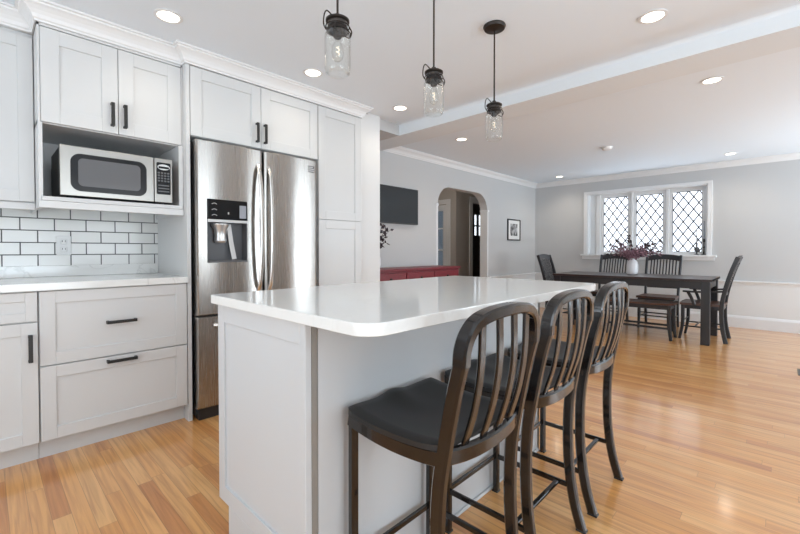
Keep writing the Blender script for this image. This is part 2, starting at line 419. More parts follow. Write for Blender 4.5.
# rear wall and side wall (behind the camera) with daylight windows
def wall_with_windows(name, axis, c0, c1, lo, hi, wins):
    b = B(); wins = sorted(wins); cur = lo
    def put(a0, a1, z0, z1):
        if a1 - a0 < 1e-3: return
        if axis == 'y': bx(b, a0, a1, c0, c1, z0, z1)
        else: bx(b, c0, c1, a0, a1, z0, z1)
    for a0, a1, z0, z1 in wins:
        put(cur, a0, 0, ZC); put(a0, a1, 0, z0); put(a0, a1, z1, ZC); cur = a1
    put(cur, hi, 0, ZC)
    struct(obj(name, b, 'wall'))
wall_with_windows('wall_rear', 'y', Y0 - .15, Y0, X0 - .15, XW + .25, [(-0.30, 2.30, .45, 2.2), (5.0, 7.1, .45, 2.2)])
wall_with_windows('wall_left', 'x', X0 - .15, X0, Y0 - .15, YK + .25, [(-0.70, 1.90, .45, 2.2)])
def sash(name, axis, c, a0, a1, z0, z1):
    b = B(); am = (a0 + a1) / 2; zm = (z0 + z1) / 2
    def put(p0, p1, q0, q1, d=.02):
        if axis == 'y': bx(b, p0, p1, c - d, c + d, q0, q1, .003)
        else: bx(b, c - d, c + d, p0, p1, q0, q1, .003)
    put(a0, a0 + .06, z0, z1); put(a1 - .06, a1, z0, z1); put(a0, a1, z0, z0 + .06); put(a0, a1, z1 - .06, z1)
    put(am - .05, am + .05, z0, z1, .03); put(a0, a1, zm - .02, zm + .02)
    struct(obj(name, b, 'trim'))
sash('window_2', 'y', Y0 - .08, -0.30, 2.30, .45, 2.2)
sash('window_3', 'y', Y0 - .08, 5.0, 7.1, .45, 2.2)
sash('window_4', 'x', X0 - .08, -0.70, 1.90, .45, 2.2)
# ceiling beam and the soffit above the passage
b = B()
bx(b, 2.90, 3.20, Y0, YA, 2.225, ZC - .0)
struct(obj('ceiling_beam', b, 'beam'))
struct(box('wall_header', 2.597, 2.8995, 2.79, YA, 2.226, ZC, 'wall'))
b = B()   # soft cove where the beam meets the kitchen ceiling
pf_ = [(2.901, 2.30)] + [(2.901 - .03 * (1 - math.cos(t)), 2.30 + .03 * math.sin(t) - .001) for t in [k * PI / 12 for k in range(1, 7)]] + [(2.901, ZC - .001)]
prism(b, pf_, 'y', Y0, 2.789)
for v in b.verts: v.co = V(v.co.x, v.co.y, v.co.z)
struct(obj('trim_3', b, 'beam'))

def crown_run(name, path, depth, z0, z1, m='trim'):
    """path: list of (point, outward mitre vector)"""
    b = B(); h = z1 - z0
    prof = [(0, 0), (.10, 0), (.12, .10), (.22, .16), (.30, .34), (.45, .52), (.66, .68), (.82, .76), (.84, .86), (1, .88), (1, 1), (0, 1)]
    rings = []
    for p, n in path:
        rings.append([b.verts.new((p[0] + n[0] * q[0] * depth, p[1] + n[1] * q[0] * depth, z0 + q[1] * h)) for q in prof])
    k = len(prof)
    for r0, r1 in zip(rings, rings[1:]):
        for j in range(k): b.faces.new((r0[j], r0[(j + 1) % k], r1[(j + 1) % k], r1[j]))
    b.faces.new(rings[0][::-1]); b.faces.new(rings[-1])
    return obj(name, b, m)
struct(crown_run('trim_4', [((3.20, YA), (0, -1)), ((XW, YA), (-1, -1)), ((XW, Y0), (-1, 0))], .075, 2.25, ZC - .001))
# chair rails and baseboards
b = B(); prism(b, [(XW, .595), (XW - .012, .60), (XW - .014, .625), (XW - .03, .632), (XW - .032, .648), (XW, .652)], 'y', Y0, YA)
for v in b.verts: v.co = V(v.co.x, v.co.y, v.co.z)
struct(obj('trim_5', b, 'trim'))
b = B(); bm2 = [(YA, .595), (YA - .012, .60), (YA - .014, .625), (YA - .03, .632), (YA - .032, .648), (YA, .652)]
prism(b, bm2, 'x', AX1 + .05, XW - .03)
struct(obj('trim_6', b, 'trim'))
b = B(); prism(b, [(XW, 0), (XW - .022, 0), (XW - .022, .135), (XW - .012, .16), (XW, .168)], 'y', Y0, YA)
struct(obj('baseboard_far', b, 'trim'))
b = B(); prism(b, [(YA, 0), (YA - .022, 0), (YA - .022, .135), (YA - .012, .16), (YA, .168)], 'x', AX1 + .05, XW - .02)
prism(b, [(YA, 0), (YA - .022, 0), (YA - .022, .135), (YA - .012, .16), (YA, .168)], 'x', 2.6, AX0 - .05)
struct(obj('baseboard_arch', b, 'trim'))
b = B(); prism(b, [(Y0, 0), (Y0 + .022, 0), (Y0 + .022, .135), (Y0 + .012, .16), (Y0, .168)], 'x', X0, XW - .03)
struct(obj('baseboard_rear', b, 'trim'))

# leaded window
win = B()
CY = 0.045
bx(win, XW - .016, XW, WY0 - .055, WY0, WZ0, WZ1 + .04, .003)      # casing
bx(win, XW - .016, XW, WY1, WY1 + .055, WZ0, WZ1 + .04, .003)
bx(win, XW - .020, XW, WY0 - .055, WY1 + .055, WZ1, WZ1 + .042, .003)
bx(win, XW - .05, XW + .22, WY0 - .11, WY1 + .10, WZ0 - .022, WZ0 + .006, .005)   # sill
bx(win, XW - .018, XW, WY0 - .09, WY1 + .08, WZ0 - .075, WZ0 - .022, .003)     # apron
bx(win, XW, XW + .22, WY0 - .001, WY0 + .012, WZ0, WZ1); bx(win, XW, XW + .22, WY1 - .012, WY1 + .001, WZ0, WZ1)
bx(win, XW, XW + .22, WY0, WY1, WZ1 - .012, WZ1 + .001)
w1 = struct(obj('window_1', win, 'trim'))
XS = 7.42
lites = [(0.875, 1.25), (1.37, 1.75), (1.865, 2.245)]
LZ0, LZ1 = 1.05, 1.975
b = B()
xs0, xs1 = XS, XS + .05
cuts = [WY0 + .012] + [c for l in lites for c in l] + [WY1 - .012]
for i in range(0, len(cuts), 2): bx(b, xs0, xs1, cuts[i], cuts[i + 1], WZ0, WZ1 - .012)
for a, c in lites:
    bx(b, xs0, xs1, a, c, WZ0, LZ0); bx(b, xs0, xs1, a, c, LZ1, WZ1 - .012)
    for sy, yy in ((1, a), (-1, c)):          # rounded upper and lower corners
        for sz, zz in ((-1, LZ1), (1, LZ0)):
            r = .035
            p = [(yy, zz)] + [(yy + sy * (r - r * math.cos(t)), zz + sz * (r - r * math.sin(t))) for t in [k * PI / 8 for k in range(5)]]
            prism(b, p, 'x', xs0 + .004, xs1)
f = struct(obj('window_frame', b, 'trim', w1))
b = B()
for a, c in ((1.29, 1.33), (1.79, 1.825)): bx(b, XS - .03, XS, a, c, WZ0, WZ1 - .012, .006)
obj('mullion', b, 'trim', w1)
b = B(); bx(b, XS - .022, XS, 2.29, 2.35, WZ0, WZ1 - .012, .004); bx(b, XS - .012, XS, 2.37, 2.375, WZ0, WZ1 - .012)
obj('side_trim', b, 'trim', w1)
def leading(a, c, z0, z1, X):
    b = B()
    import itertools
    sp = .128; slope = 1.45
    def clip(p, d):
        t0, t1 = -99, 99
        for o_, dd, lo, hi in ((p[0], d[0], a, c), (p[1], d[1], z0, z1)):
            ta, tb = (lo - o_) / dd, (hi - o_) / dd
            if ta > tb: ta, tb = tb, ta
            t0, t1 = max(t0, ta), min(t1, tb)
        return (t0, t1) if t1 - t0 > .01 else None
    for sgn in (1, -1):
        for k in range(-20, 40):
            p = (a + (k + .35) * sp, z0); d = (1.0, sgn * slope)
            r = clip(p, d)
            if r:
                p0 = (X, p[0] + d[0] * r[0], p[1] + d[1] * r[0]); p1 = (X, p[0] + d[0] * r[1], p[1] + d[1] * r[1])
                sweep(b, [p0, p1], (1, 0, 0), .016, .008, .2)
    for p0, p1 in (((a, z0), (a, z1)), ((c, z0), (c, z1)), ((a, z0), (c, z0)), ((a, z1), (c, z1))):
        sweep(b, [(X, *p0), (X, *p1)], (1, 0, 0), .016, .01, .2)
    return b
for a, c in lites:
    obj('lead_lattice', leading(a, c, LZ0, LZ1, XS + .022), 'lead', w1)
    box('glass_pane', XS + .026, XS + .030, a, c, LZ0, LZ1, 'pane', w1)

# hall beyond the arch
HY1, HY2, HX = 5.9, 4.50, 6.24
struct(box('wall_hall_back', 3.0, HX, HY1, HY1 + .1, 0, ZC, 'hall'))
b = B(); DX0, DX1 = 6.78, 7.62
bx(b, HX + .1, DX0, HY2, HY2 + .12, 0, ZC); bx(b, DX1, 8.8, HY2, HY2 + .12, 0, ZC); bx(b, DX0, DX1, HY2, HY2 + .12, 2.03, ZC)
struct(obj('wall_hall_front_door', b, 'hall'))
GY0, GY1 = 4.72, 5.50
b = B(); bx(b, HX, HX + .1, HY2, GY0, 0, ZC); bx(b, HX, HX + .1, GY1, HY1, 0, ZC); bx(b, HX, HX + .1, GY0, GY1, 1.97, ZC)
struct(obj('wall_hall_side', b, 'hall'))
struct(box('wall_hall_right', 8.7, 8.8, YA + .13, HY2, 0, ZC, 'hall'))
struct(box('wall_hall_near_right', XW + .15, 8.8, YA, YA + .13, 0, ZC, 'hall'))
struct(box('wall_hall_left', 3.0, 3.1, YA + .13, HY1, 0, ZC, 'hall'))
b = B()
bx(b, DX0 - .10, DX0, HY2 - .02, HY2, 0, 2.13, .003); bx(b, DX1, DX1 + .10, HY2 - .02, HY2, 0, 2.13, .003); bx(b, DX0 - .10, DX1 + .1, HY2 - .022, HY2, 2.03, 2.14, .003)
struct(obj('trim_7', b, 'trim'))
d1 = B(); y0d, y1d = HY2 + .03, HY2 + .075
pz = [(1.38, 1.56), (1.59, 1.80)]; pxs = [(6.92, 7.05), (7.08, 7.21), (7.24, 7.37)]
bx(d1, DX0 + .004, 6.92, y0d, y1d, 0.01, 2.02); bx(d1, 7.37, DX1 - .004, y0d, y1d, 0.01, 2.02)
bx(d1, 6.92, 7.37, y0d, y1d, 0.01, 1.38); bx(d1, 6.92, 7.37, y0d, y1d, 1.80, 2.02); bx(d1, 6.92, 7.37, y0d, y1d, 1.56, 1.59)
bx(d1, 7.05, 7.08, y0d, y1d, 1.38, 1.80); bx(d1, 7.21, 7.24, y0d, y1d, 1.38, 1.80)
for za, zb in ((.2, .65), (.75, 1.25)): bx(d1, 6.93, 7.36, y0d - .006, y0d, za, zb, .004)
d1 = struct(obj('door_1', d1, 'black'))
for zz in (.25, 1.05, 1.78):
    b = B(); lathe(b, [(0, -.05), (.011, -.05), (.011, .05), (0, .05)], DX0 + .008, HY2 + .018, zz, 10); obj('hinge', b, 'bronze', d1)
box('glass_pane', 6.92, 7.37, y0d + .02, y0d + .024, 1.38, 1.80, 'pane', d1)
# white glazed door in the side wall of the hall
d2 = B()
bx(d2, HX + .01, HX + .05, GY0, GY0 + .10, 0.01, 1.96, .003); bx(d2, HX + .01, HX + .05, GY1 - .10, GY1, 0.01, 1.96, .003)
bx(d2, HX + .01, HX + .05, GY0 + .1, GY1 - .1, 1.85, 1.96, .003); bx(d2, HX + .01, HX + .05, GY0 + .1, GY1 - .1, 0.01, .25, .003)
for zz in (.66, 1.08, 1.50): bx(d2, HX + .015, HX + .045, GY0 + .1, GY1 - .1, zz - .012, zz + .012, .002)
bx(d2, HX + .015, HX + .045, (GY0 + GY1) / 2 - .01, (GY0 + GY1) / 2 + .01, .25, 1.85, .002)
d2 = struct(obj('door_2', d2, 'trim'))
box('glass_pane', HX + .028, HX + .032, GY0 + .1, GY1 - .1, .25, 1.85, 'greypane', d2)
b = B(); bx(b, HX - .02, HX, GY0 - .09, GY0, 0, 1.969); bx(b, HX - .02, HX, GY1, GY1 + .09, 0, 1.969); bx(b, HX - .02, HX, GY0 - .09, GY1 + .09, 1.97, 2.06, .003)
struct(obj('trim_8', b, 'trim'))
b = B(); bx(b, 7.2, 7.3, HY2 + .3, HY1 + .1, 0, ZC); struct(obj('wall_hall_beyond', b, 'wall'))

# ------------------------------------------------------------------ cabinetry helpers (all fronts face -y)
def shaker(b, x0, x1, z0, z1, y, t=.020, fr=.062, rec=.008):
    """front face at y; solid slab behind with recessed centre"""
    bx(b, x0, x0 + fr, y, y + t, z0, z1, .0015, 1); bx(b, x1 - fr, x1, y, y + t, z0, z1, .0015, 1)
    bx(b, x0 + fr, x1 - fr, y, y + t, z1 - fr, z1, .0015, 1); bx(b, x0 + fr, x1 - fr, y, y + t, z0, z0 + fr, .0015, 1)
    bx(b, x0 + fr - .002, x1 - fr + .002, y + rec, y + t - .001, z0 + fr - .002, z1 - fr + .002)
def handle(parent, p, length, vertical, d=.032):
    """flat black bar pull whose plate meets the door at p (x, y, z)"""
    b = B(); x, y, z = p; L = length / 2; a = .0085
    if vertical:
        bx(b, x - a, x + a, y - d, y - d + .009, z - L, z + L, .002)
        for s in (-1, 1): bx(b, x - a, x + a, y - d + .004, y, z + s * (L - .006) - .006, z + s * (L - .006) + .006, .001)
    else:
        bx(b, x - L, x + L, y - d, y - d + .009, z - a, z + a, .002)
        for s in (-1, 1): bx(b, x + s * (L - .006) - .006, x + s * (L - .006) + .006, y - d + .004, y, z - a, z + a, .001)
    return obj('handle', b, 'black', parent, smooth=True)
def front(root, name, x0, x1, z0, z1, y, h=None, fr=.062, mat='cab'):
    b = B(); shaker(b, x0, x1, z0, z1, y, fr=fr); o = obj(name, b, mat, root)
    if h: handle(o, (h[0], y, h[1]), h[2], h[3])
    return o
YF = 2.69
# 1 left base cabinet
def base_cab(name, x0, x1, label):
    t = thing(name, (0, 0, 0), label, 'cabinet')
    b = B(); bx(b, x0, x1, YF + .021, YK - .001, .105, .874); bx(b, x0, x1, YF + .08, YF + .10, 0, .105)
    obj('body', b, 'cab', t); return t
for (x0, x1, lab) in ((-1.20, -.322, 'white base cabinet with a tall door at the far left end of the counter'),
                      (-.318, .189, 'white base cabinet with small drawer above a door, left of the wide drawers')):
    t = base_cab('base_cabinet', x0, x1, lab)
    front(t, 'drawer', x0 + .002, x1 - .002, .724, .870, YF, fr=.045)
    front(t, 'door', x0 + .002, x1 - .002, .110, .718, YF, h=(x1 - .030, .592, .135, True))
t = base_cab('drawer_cabinet', .191, .884, 'white base cabinet with two wide deep drawers left of the refrigerator')
front(t, 'drawer', .194, .881, .494, .870, YF, h=(.538, .682, .142, False))
front(t, 'drawer', .194, .881, .110, .488, YF, h=(.538, .465, .142, False))
# filler and tall side panel
b = B(); bx(b, .886, .908, YF, YK - .001, 0, 2.238)
tag(obj('refrigerator_side_panel', b, 'cab'), 'tall white side panel standing between the counter and the refrigerator', 'panel')
# worktop
b = B(); bx(b, X0 + .01, .884, YF - .022, YK - .001, .876, .914, .003)
t = tag(obj('kitchen_worktop', b, 'marble', smooth=True), 'white veined stone worktop along the tiled wall left of the refrigerator', 'countertop')
b = B(); bx(b, X0 + .01, .884, YK - .021, YK - .001, .9145, .983, .002); obj('upstand', b, 'marble', t)
# tiles
o = box('wall_tile_backsplash', X0, .886, YK - .009, YK + .01, .983, 1.36, 'tile'); struct(o)
# outlet
t = thing('wall_outlet', (.357, YK - .009, 1.108), 'white double electrical outlet on the tiled wall above the counter', 'outlet')
b = B(); bx(b, -.036, .036, -.006, 0, -.060, .060, .002); obj('cover_plate', b, 'white_plastic', t, smooth=True)
for zz in (.024, -.024):
    b = B(); bx(b, -.016, .016, -.009, -.005, zz - .017, zz + .017, .005); s = obj('socket', b, 'white_plastic', t, smooth=True)
    for xx in (-.007, .007):
        b = B(); bx(b, xx - .0014, xx + .0014, -.0096, -.0088, zz - .002, zz + .009); obj('slot', b, 'outletdark', s)
# 2 left upper cabinet
YL = 2.92
t = thing('upper_cabinet', (0, 0, 0), 'white upper cabinet with one tall door at the left edge, left of the microwave', 'cabinet')
b = B(); bx(b, -.40, .202, YL + .021, YK - .011, 1.335, 2.238); bx(b, -.40, .202, YL + .005, YL + .025, 1.297, 1.333, .002); obj('body', b, 'cab', t)
front(t, 'door', -.398, .200, 1.338, 2.214, YL, h=None)
# 3 microwave cabinet
YM = 2.745; mx0, mx1 = .204, .884
t = thing('microwave_cabinet', (0, 0, 0), 'white upper cabinet with two doors above an open niche holding the microwave', 'cabinet')
b = B()
bx(b, mx0, mx0 + .009, YM, YK - .011, 1.300, 2.238); bx(b, mx1 - .007, mx1, YM, YK - .011, 1.300, 2.238)
bx(b, mx0 + .009, mx0 + .016, YM + .0, YK - .011, 1.358, 1.736); bx(b, mx1 - .024, mx1 - .007, YM, YK - .011, 1.358, 1.736)
bx(b, mx0 + .009, mx1 - .007, YM + .022, YM + .032, 1.753, 2.226)
bx(b, mx0, mx1, YK - .03, YK - .011, 1.340, 2.238)
bx(b, mx0, mx1, YM + .022, YK - .011, 1.735, 1.753); bx(b, mx0, mx1, YM, YK - .011, 2.226, 2.238)
obj('body', b, 'cab', t)
b = B(); bx(b, mx0 + .010, mx1 - .008, YM - .010, YK - .03, 1.336, 1.358, .002); obj('shelf', b, 'cab', t)
b = B(); bx(b, mx0 - .001, mx1 - .001, YM - .012, YM - .0005, 1.297, 1.3345, .003); obj('light_rail', b, 'cab', t)
front(t, 'door', mx0 + .011, .5455, 1.740, 2.222, YM, h=(.517, 1.842, .130, True), fr=.075)
front(t, 'door', .5485, mx1 - .009, 1.740, 2.222, YM, h=(.577, 1.842, .130, True), fr=.075)
# 4 cabinet over the refrigerator
t = thing('refrigerator_top_cabinet', (0, 0, 0), 'white two-door cabinet directly above the refrigerator', 'cabinet')
b = B(); bx(b, .910, 1.862, YF + .021, YK - .001, 1.800, 2.238); obj('body', b, 'cab', t)
front(t, 'door', .912, 1.380, 1.802, 2.234, YF, h=(1.348, 1.905, .135, True), fr=.07)
front(t, 'door', 1.383, 1.860, 1.802, 2.234, YF, h=(1.408, 1.905, .135, True), fr=.07)
# 5 pantry
t = thing('pantry_cabinet', (0, 0, 0), 'tall white pantry cabinet with stacked doors right of the refrigerator', 'cabinet')
b = B(); bx(b, 1.866, 2.318, YF + .021, YK - .001, .105, 2.238); bx(b, 1.866, 2.318, YF + .08, YF + .1, 0, .105); obj('body', b, 'cab', t)
front(t, 'door', 1.868, 2.316, 1.330, 2.234, YF, fr=.07)
front(t, 'door', 1.868, 2.316, .110, 1.326, YF, fr=.07)
b = B(); bx(b, 2.322, 2.443, YF + .05, YF + .07, 0, 2.31)
struct(obj('trim_9', b, 'wallwhite'))
# crown above all the cabinets
struct(crown_run('trim_1', [((-.6, YL), (0, -1)), ((mx0, YL), (-1, -1)), ((mx0, YM), (-1, -1)), ((.886, YM), (-1, -1)), ((.886, YF), (-1, -1)), ((2.322, YF), (1, -1)), ((2.322, YF + .07), (1, 0))], .075, 2.240, ZC - .001))
b = B(); bx(b, -.6, mx0 + .01, YL + .002, YK, 2.240, ZC - .001); bx(b, mx0 + .002, .89, YM + .002, YK, 2.240, ZC - .001); bx(b, .888, 2.32, YF + .002, YK, 2.240, ZC - .001)
struct(obj('trim_10', b, 'trim'))

# ------------------------------------------------------------------ refrigerator
FY = 2.62; fx0, fxm, fx1 = .922, 1.366, 1.815
fr = thing('refrigerator', ((fx0 + fx1) / 2, 2.95, 0), 'stainless steel french-door refrigerator with bottom freezer drawer', 'refrigerator')
ox, oy = -(fx0 + fx1) / 2, -2.95
b = B(); bx(b, fx0 + .004 + ox, fx1 - .004 + ox, FY + .082 + oy, 3.28 + oy, .02, 1.765, .004); obj('body', b, 'darkgrey', fr, smooth=True)
def curved_front(x0, x1, z0, z1, y, bulge=.016, t=.075, hole=None, n=14, rc=.014):
    """door slab whose face swells toward the room; optional rectangular hole"""
    b = B()
    us = [0, .012, .03, .06] + [.06 + .88 * k / n for k in range(1, n)] + [.94, .97, .988, 1]
    xs = [x0 + (x1 - x0) * u for u in us]
    zs = [z0, z0 + .006, z0 + .02, z1 - .02, z1 - .006, z1]
    if hole:
        hx0, hx1, hz0, hz1 = hole
        xs = sorted([x for x in xs if abs(x - hx0) > .008 and abs(x - hx1) > .008] + [hx0, hx1]); zs = sorted(zs + [hz0, hz1])
    def yy(x, z):
        u = (x - x0) / (x1 - x0); e = min(x - x0, x1 - x)
        base = y + bulge * (2 * u - 1) ** 2
        if e < rc: base += rc - math.sqrt(max(0, rc * rc - (rc - e) ** 2))
        ez = min(z - z0, z1 - z)
        if ez < .006: base += (.006 - ez)
        return base
    g = {}
    for i, x in enumerate(xs):
        for j, z in enumerate(zs): g[i, j] = b.verts.new((x, yy(x, z), z))
    h = {}
    for i, x in enumerate(xs):
        for j, z in enumerate(zs): h[i, j] = b.verts.new((x, y + t, z))
    I, J = len(xs), len(zs)
    def inh(i, j):
        return hole and xs[i] >= hole[0] - 1e-6 and xs[i + 1] <= hole[1] + 1e-6 and zs[j] >= hole[2] - 1e-6 and zs[j + 1] <= hole[3] + 1e-6
    for i in range(I - 1):
        for j in range(J - 1):
            if not inh(i, j): b.faces.new((g[i, j], g[i + 1, j], g[i + 1, j + 1], g[i, j + 1]))
            b.faces.new((h[i, j], h[i, j + 1], h[i + 1, j + 1], h[i + 1, j]))
    for i in range(I - 1):
        b.faces.new((g[i, 0], h[i, 0], h[i + 1, 0], g[i + 1, 0])); b.faces.new((g[i, J - 1], g[i + 1, J - 1], h[i + 1, J - 1], h[i, J - 1]))
    for j in range(J - 1):
        b.faces.new((g[0, j], g[0, j + 1], h[0, j + 1], h[0, j])); b.faces.new((g[I - 1, j], h[I - 1, j], h[I - 1, j + 1], g[I - 1, j + 1]))
    return b
fyl = FY + oy
hx0, hx1, hz0, hz1 = .984 + ox, 1.243 + ox, 1.000, 1.405
dl = obj('door', curved_front(fx0 + ox, fxm - .003 + ox, .668, 1.772, fyl, hole=(hx0, hx1, hz0, hz1)), 'steel', fr, smooth=True)
dr = obj('door', curved_front(fxm + .003 + ox, fx1 + ox, .668, 1.772, fyl), 'steel', fr, smooth=True)
dz = obj('freezer_drawer', curved_front(fx0 + ox, fx1 + ox, .075, .655, fyl, bulge=.02), 'steel', fr, smooth=True)
b = B(); bx(b, fx0 + .01 + ox, fx1 - .01 + ox, fyl + .03, fyl + .09, .0, .07, .006); obj('kick_plate', b, 'plastic', fr, smooth=True)
def bowed_handle(x, z0, z1, parent, sx):
    b = B(); pts = []
    for k in range(21):
        u = k / 20; s = math.sin(PI * u)
        pts.append((x + sx * .012 * (1 - s), fyl + .012 - .058 * s ** .45, z0 + (z1 - z0) * u))
    sweep(b, pts, (1, 0, 0), .020, .026, .3)
    return obj('handle', b, 'steel_h', parent, smooth=True)
bowed_handle(fxm - .038 + ox, .80, 1.665, dl, -0.2); bowed_handle(fxm + .038 + ox, .80, 1.665, dr, 0.2)
b = B(); pts = []
for k in range(21):
    u = k / 20; s = math.sin(PI * u); pts.append((fx0 + .10 + ox + (fx1 - fx0 - .20) * u, fyl + .008 - .058 * s ** .35, .600))
sweep(b, pts, (0, 0, 1), .018, .022, .3); obj('handle', b, 'steel_h', dz, smooth=True)
# dispenser
dp = B()
bx(dp, hx0, hx1, fyl + .072, fyl + .076, hz0, 1.275)                     # back
bx(dp, hx0, hx0 + .003, fyl + .004, fyl + .075, hz0, 1.275); bx(dp, hx1 - .003, hx1, fyl + .004, fyl + .075, hz0, 1.275)
bx(dp, hx0, hx1, fyl + .002, fyl + .076, hz0 - .001, hz0 + .012, .002)
dsp = obj('dispenser_recess', dp, 'darkgrey', dl)
b = B(); bx(b, hx0, hx1, fyl - .003, fyl + .076, 1.275, hz1, .003); obj('control_panel', b, 'blackglass', dsp, smooth=True)
b = B(); bx(b, hx0 + .001, hx1 - .001, fyl - .006, fyl + .004, 1.258, 1.276, .002); obj('trim_strip', b, 'silver', dsp, smooth=True)
b = B(); cxm = (hx0 + hx1) / 2 - .035
lathe(b, [(0, .11), (.055, .11), (.055, .10), (.040, .075), (.034, .035), (.038, 0), (.030, -.012), (0, -.012)], cxm, fyl + .040, 1.140, 20)
obj('spout', b, 'silver', dsp, smooth=True)
b = B(); sweep(b, [(cxm + .06, fyl + .055, 1.25), (cxm + .075, fyl + .05, 1.13), (cxm + .09, fyl + .035, 1.02)], (1, 0, 0), .004, .03, .2); obj('paddle', b, 'silver', dsp, smooth=True)
for zz in (1.372, 1.335, 1.30):
    b = B(); sweep(b, [(hx0 + .025 + k * .004, fyl - .0035, zz + .007 * math.sin(PI * k / 8)) for k in range(9)], (0, 1, 0), .003, .002, .2); obj('button_icon', b, 'silver', dsp)
b = B(); bx(b, cxm + .032, cxm + .040, fyl - .0045, fyl - .003, 1.312, 1.326); obj('button_icon', b, 'silver', dsp)
b = B(); bx(b, hx1 - .055, hx1 - .010, fyl - .0045, fyl - .003, 1.290, 1.375, .001); obj('sticker', b, 'candle', dsp)
b = B(); bx(b, fx1 - .095 + ox, fx1 - .030 + ox, fyl + .006, fyl + .016, 1.675, 1.725, .002); bd = obj('badge', b, 'darkgrey', dr, smooth=True)
b = B()
for k in range(3): bx(b, fx1 - .090 + ox, fx1 - .036 - .008 * (k == 2) + ox, fyl + .0045, fyl + .0065, 1.683 + k * .014, 1.690 + k * .014)
obj('badge_lettering', b, 'silver', bd)

# ------------------------------------------------------------------ microwave
mw = thing('microwave', (.549, 2.90, 1.3585), 'stainless steel microwave oven with dark window in the open cabinet niche', 'microwave')
b = B(); bx(b, -.263, .263, -.150, .21, .012, .272, .006); obj('case', b, 'darkgrey', mw, smooth=True)
for sx in (-.22, .22):
    for sy in (-.12, .17):
        b = B(); lathe(b, [(0, 0), (.014, 0), (.014, .013), (0, .013)], sx, sy, 0, 12); obj('foot', b, 'plastic', mw)
def rrect(x0, x1, z0, z1, r, n=8):
    p = []
    for cx, cz, a0 in ((x1 - r, z1 - r, 0), (x0 + r, z1 - r, PI / 2), (x0 + r, z0 + r, PI), (x1 - r, z0 + r, 1.5 * PI)):
        for k in range(n + 1):
            t = a0 + k * PI / 2 / n; p.append((cx + r * math.cos(t), cz + r * math.sin(t)))
    return p
b = B(); bx(b, -.266, .166, -.178, -.150, .010, .275, .004); dmw = obj('door', b, 'steel_mw', mw, smooth=True)
b = B(); prism(b, rrect(-.222, .128, .036, .236, .045), 'y', -.1815, -.176); fw = obj('window_surround', b, 'blackglass', dmw)
b = B(); prism(b, rrect(-.190, .096, .064, .212, .022), 'y', -.1835, -.1810); obj('window_glass', b, 'mwglass', fw)
b = B(); bx(b, .169, .266, -.178, -.150, .010, .275, .004); cp = obj('control_panel', b, 'steel_mw', mw, smooth=True)
b = B(); prism(b, rrect(.180, .256, .058, .250, .008), 'y', -.1810, -.1775); kp = obj('keypad', b, 'blackglass', cp)
b = B(); prism(b, [(.218 + .033 * math.cos(t), .222 + .017 * math.sin(t)) for t in [k * PI / 12 for k in range(24)]], 'y', -.1835, -.1808); dsk = obj('display_surround', b, 'silver', kp)
b = B(); bx(b, .190, .246, -.185, -.183, .213, .226); obj('display', b, 'blackglass', dsk)
b = B()
for r in range(4):
    for c_ in range(4): bx(b, .186 + c_ * .017, .198 + c_ * .017, -.1825, -.1808, .134 + r * .016, .144 + r * .016, .001, 1)
for r in range(3): bx(b, .188, .248, -.1825, -.1808, .072 + r * .018, .080 + r * .018, .001, 1)
obj('buttons', b, 'darkgrey', kp)

# ------------------------------------------------------------------ island
isl = thing('island_cabinet', (1.34, 1.23, 0), 'pale grey kitchen island base with recessed end panel below the white top', 'kitchen island')
ix, iy = -1.34, -1.23
b = B(); bx(b, .632 + ix, 2.06 + ix, .952 + iy, 1.50 + iy, .10, .882); bx(b, .632 + ix, 2.06 + ix, .952 + iy, 1.44 + iy, 0, .10); obj('body', b, 'island', isl)
b = B()   # shaker end panel with toe notch on its kitchen side
xe0, xe1 = .610 + ix, .630 + ix
poly = lambda ys: None
bx(b, xe0, xe1, .945 + iy, .975 + iy, 0, .882, .001, 1)
bx(b, xe0, xe1, 1.482 + iy, 1.532 + iy, .145, .882, .001, 1)
bx(b, xe0, xe1, .975 + iy, 1.482 + iy, .815, .882, .001, 1)
bx(b, xe0, xe1, .975 + iy, 1.482 + iy, .145, .205, .001, 1)
bx(b, xe0 + .008, xe1, .973 + iy, 1.484 + iy, .2, .82)
bx(b, xe0, xe1, .975 + iy, 1.450 + iy, 0, .145, .001, 1)
obj('end_panel', b, 'island', isl)
b = B(); bx(b, .631 + ix, .651 + ix, .9455 + iy, .952 + iy, 0, .882, .001, 1); obj('corner_strip', b, 'taupe', isl)
b = B(); bx(b, .653 + ix, 2.08 + ix, .947 + iy, .952 + iy, 0, .882)
bx(b, 2.062 + ix, 2.082 + ix, .947 + iy, 1.532 + iy, 0.0, .882, .001, 1)
bx(b, .655 + ix, 2.06 + ix, .935 + iy, .947 + iy, 0, .014, .003, 1); obj('back_panel', b, 'island', isl)
b = B()   # doors on the kitchen side
for k in range(3):
    xa = .635 + k * .475 + ix; 
    for (p, q) in ((xa, xa + .06), (xa + .41, xa + .47)): bx(b, p, q, 1.50 + iy, 1.52 + iy, .15, .875, .001, 1)
    bx(b, xa + .06, xa + .41, 1.50 + iy, 1.52 + iy, .815, .875, .001, 1); bx(b, xa + .06, xa + .41, 1.50 + iy, 1.52 + iy, .15, .21, .001, 1)
    bx(b, xa + .058, xa + .412, 1.50 + iy, 1.512 + iy, .2, .82)
obj('door', b, 'island', isl)
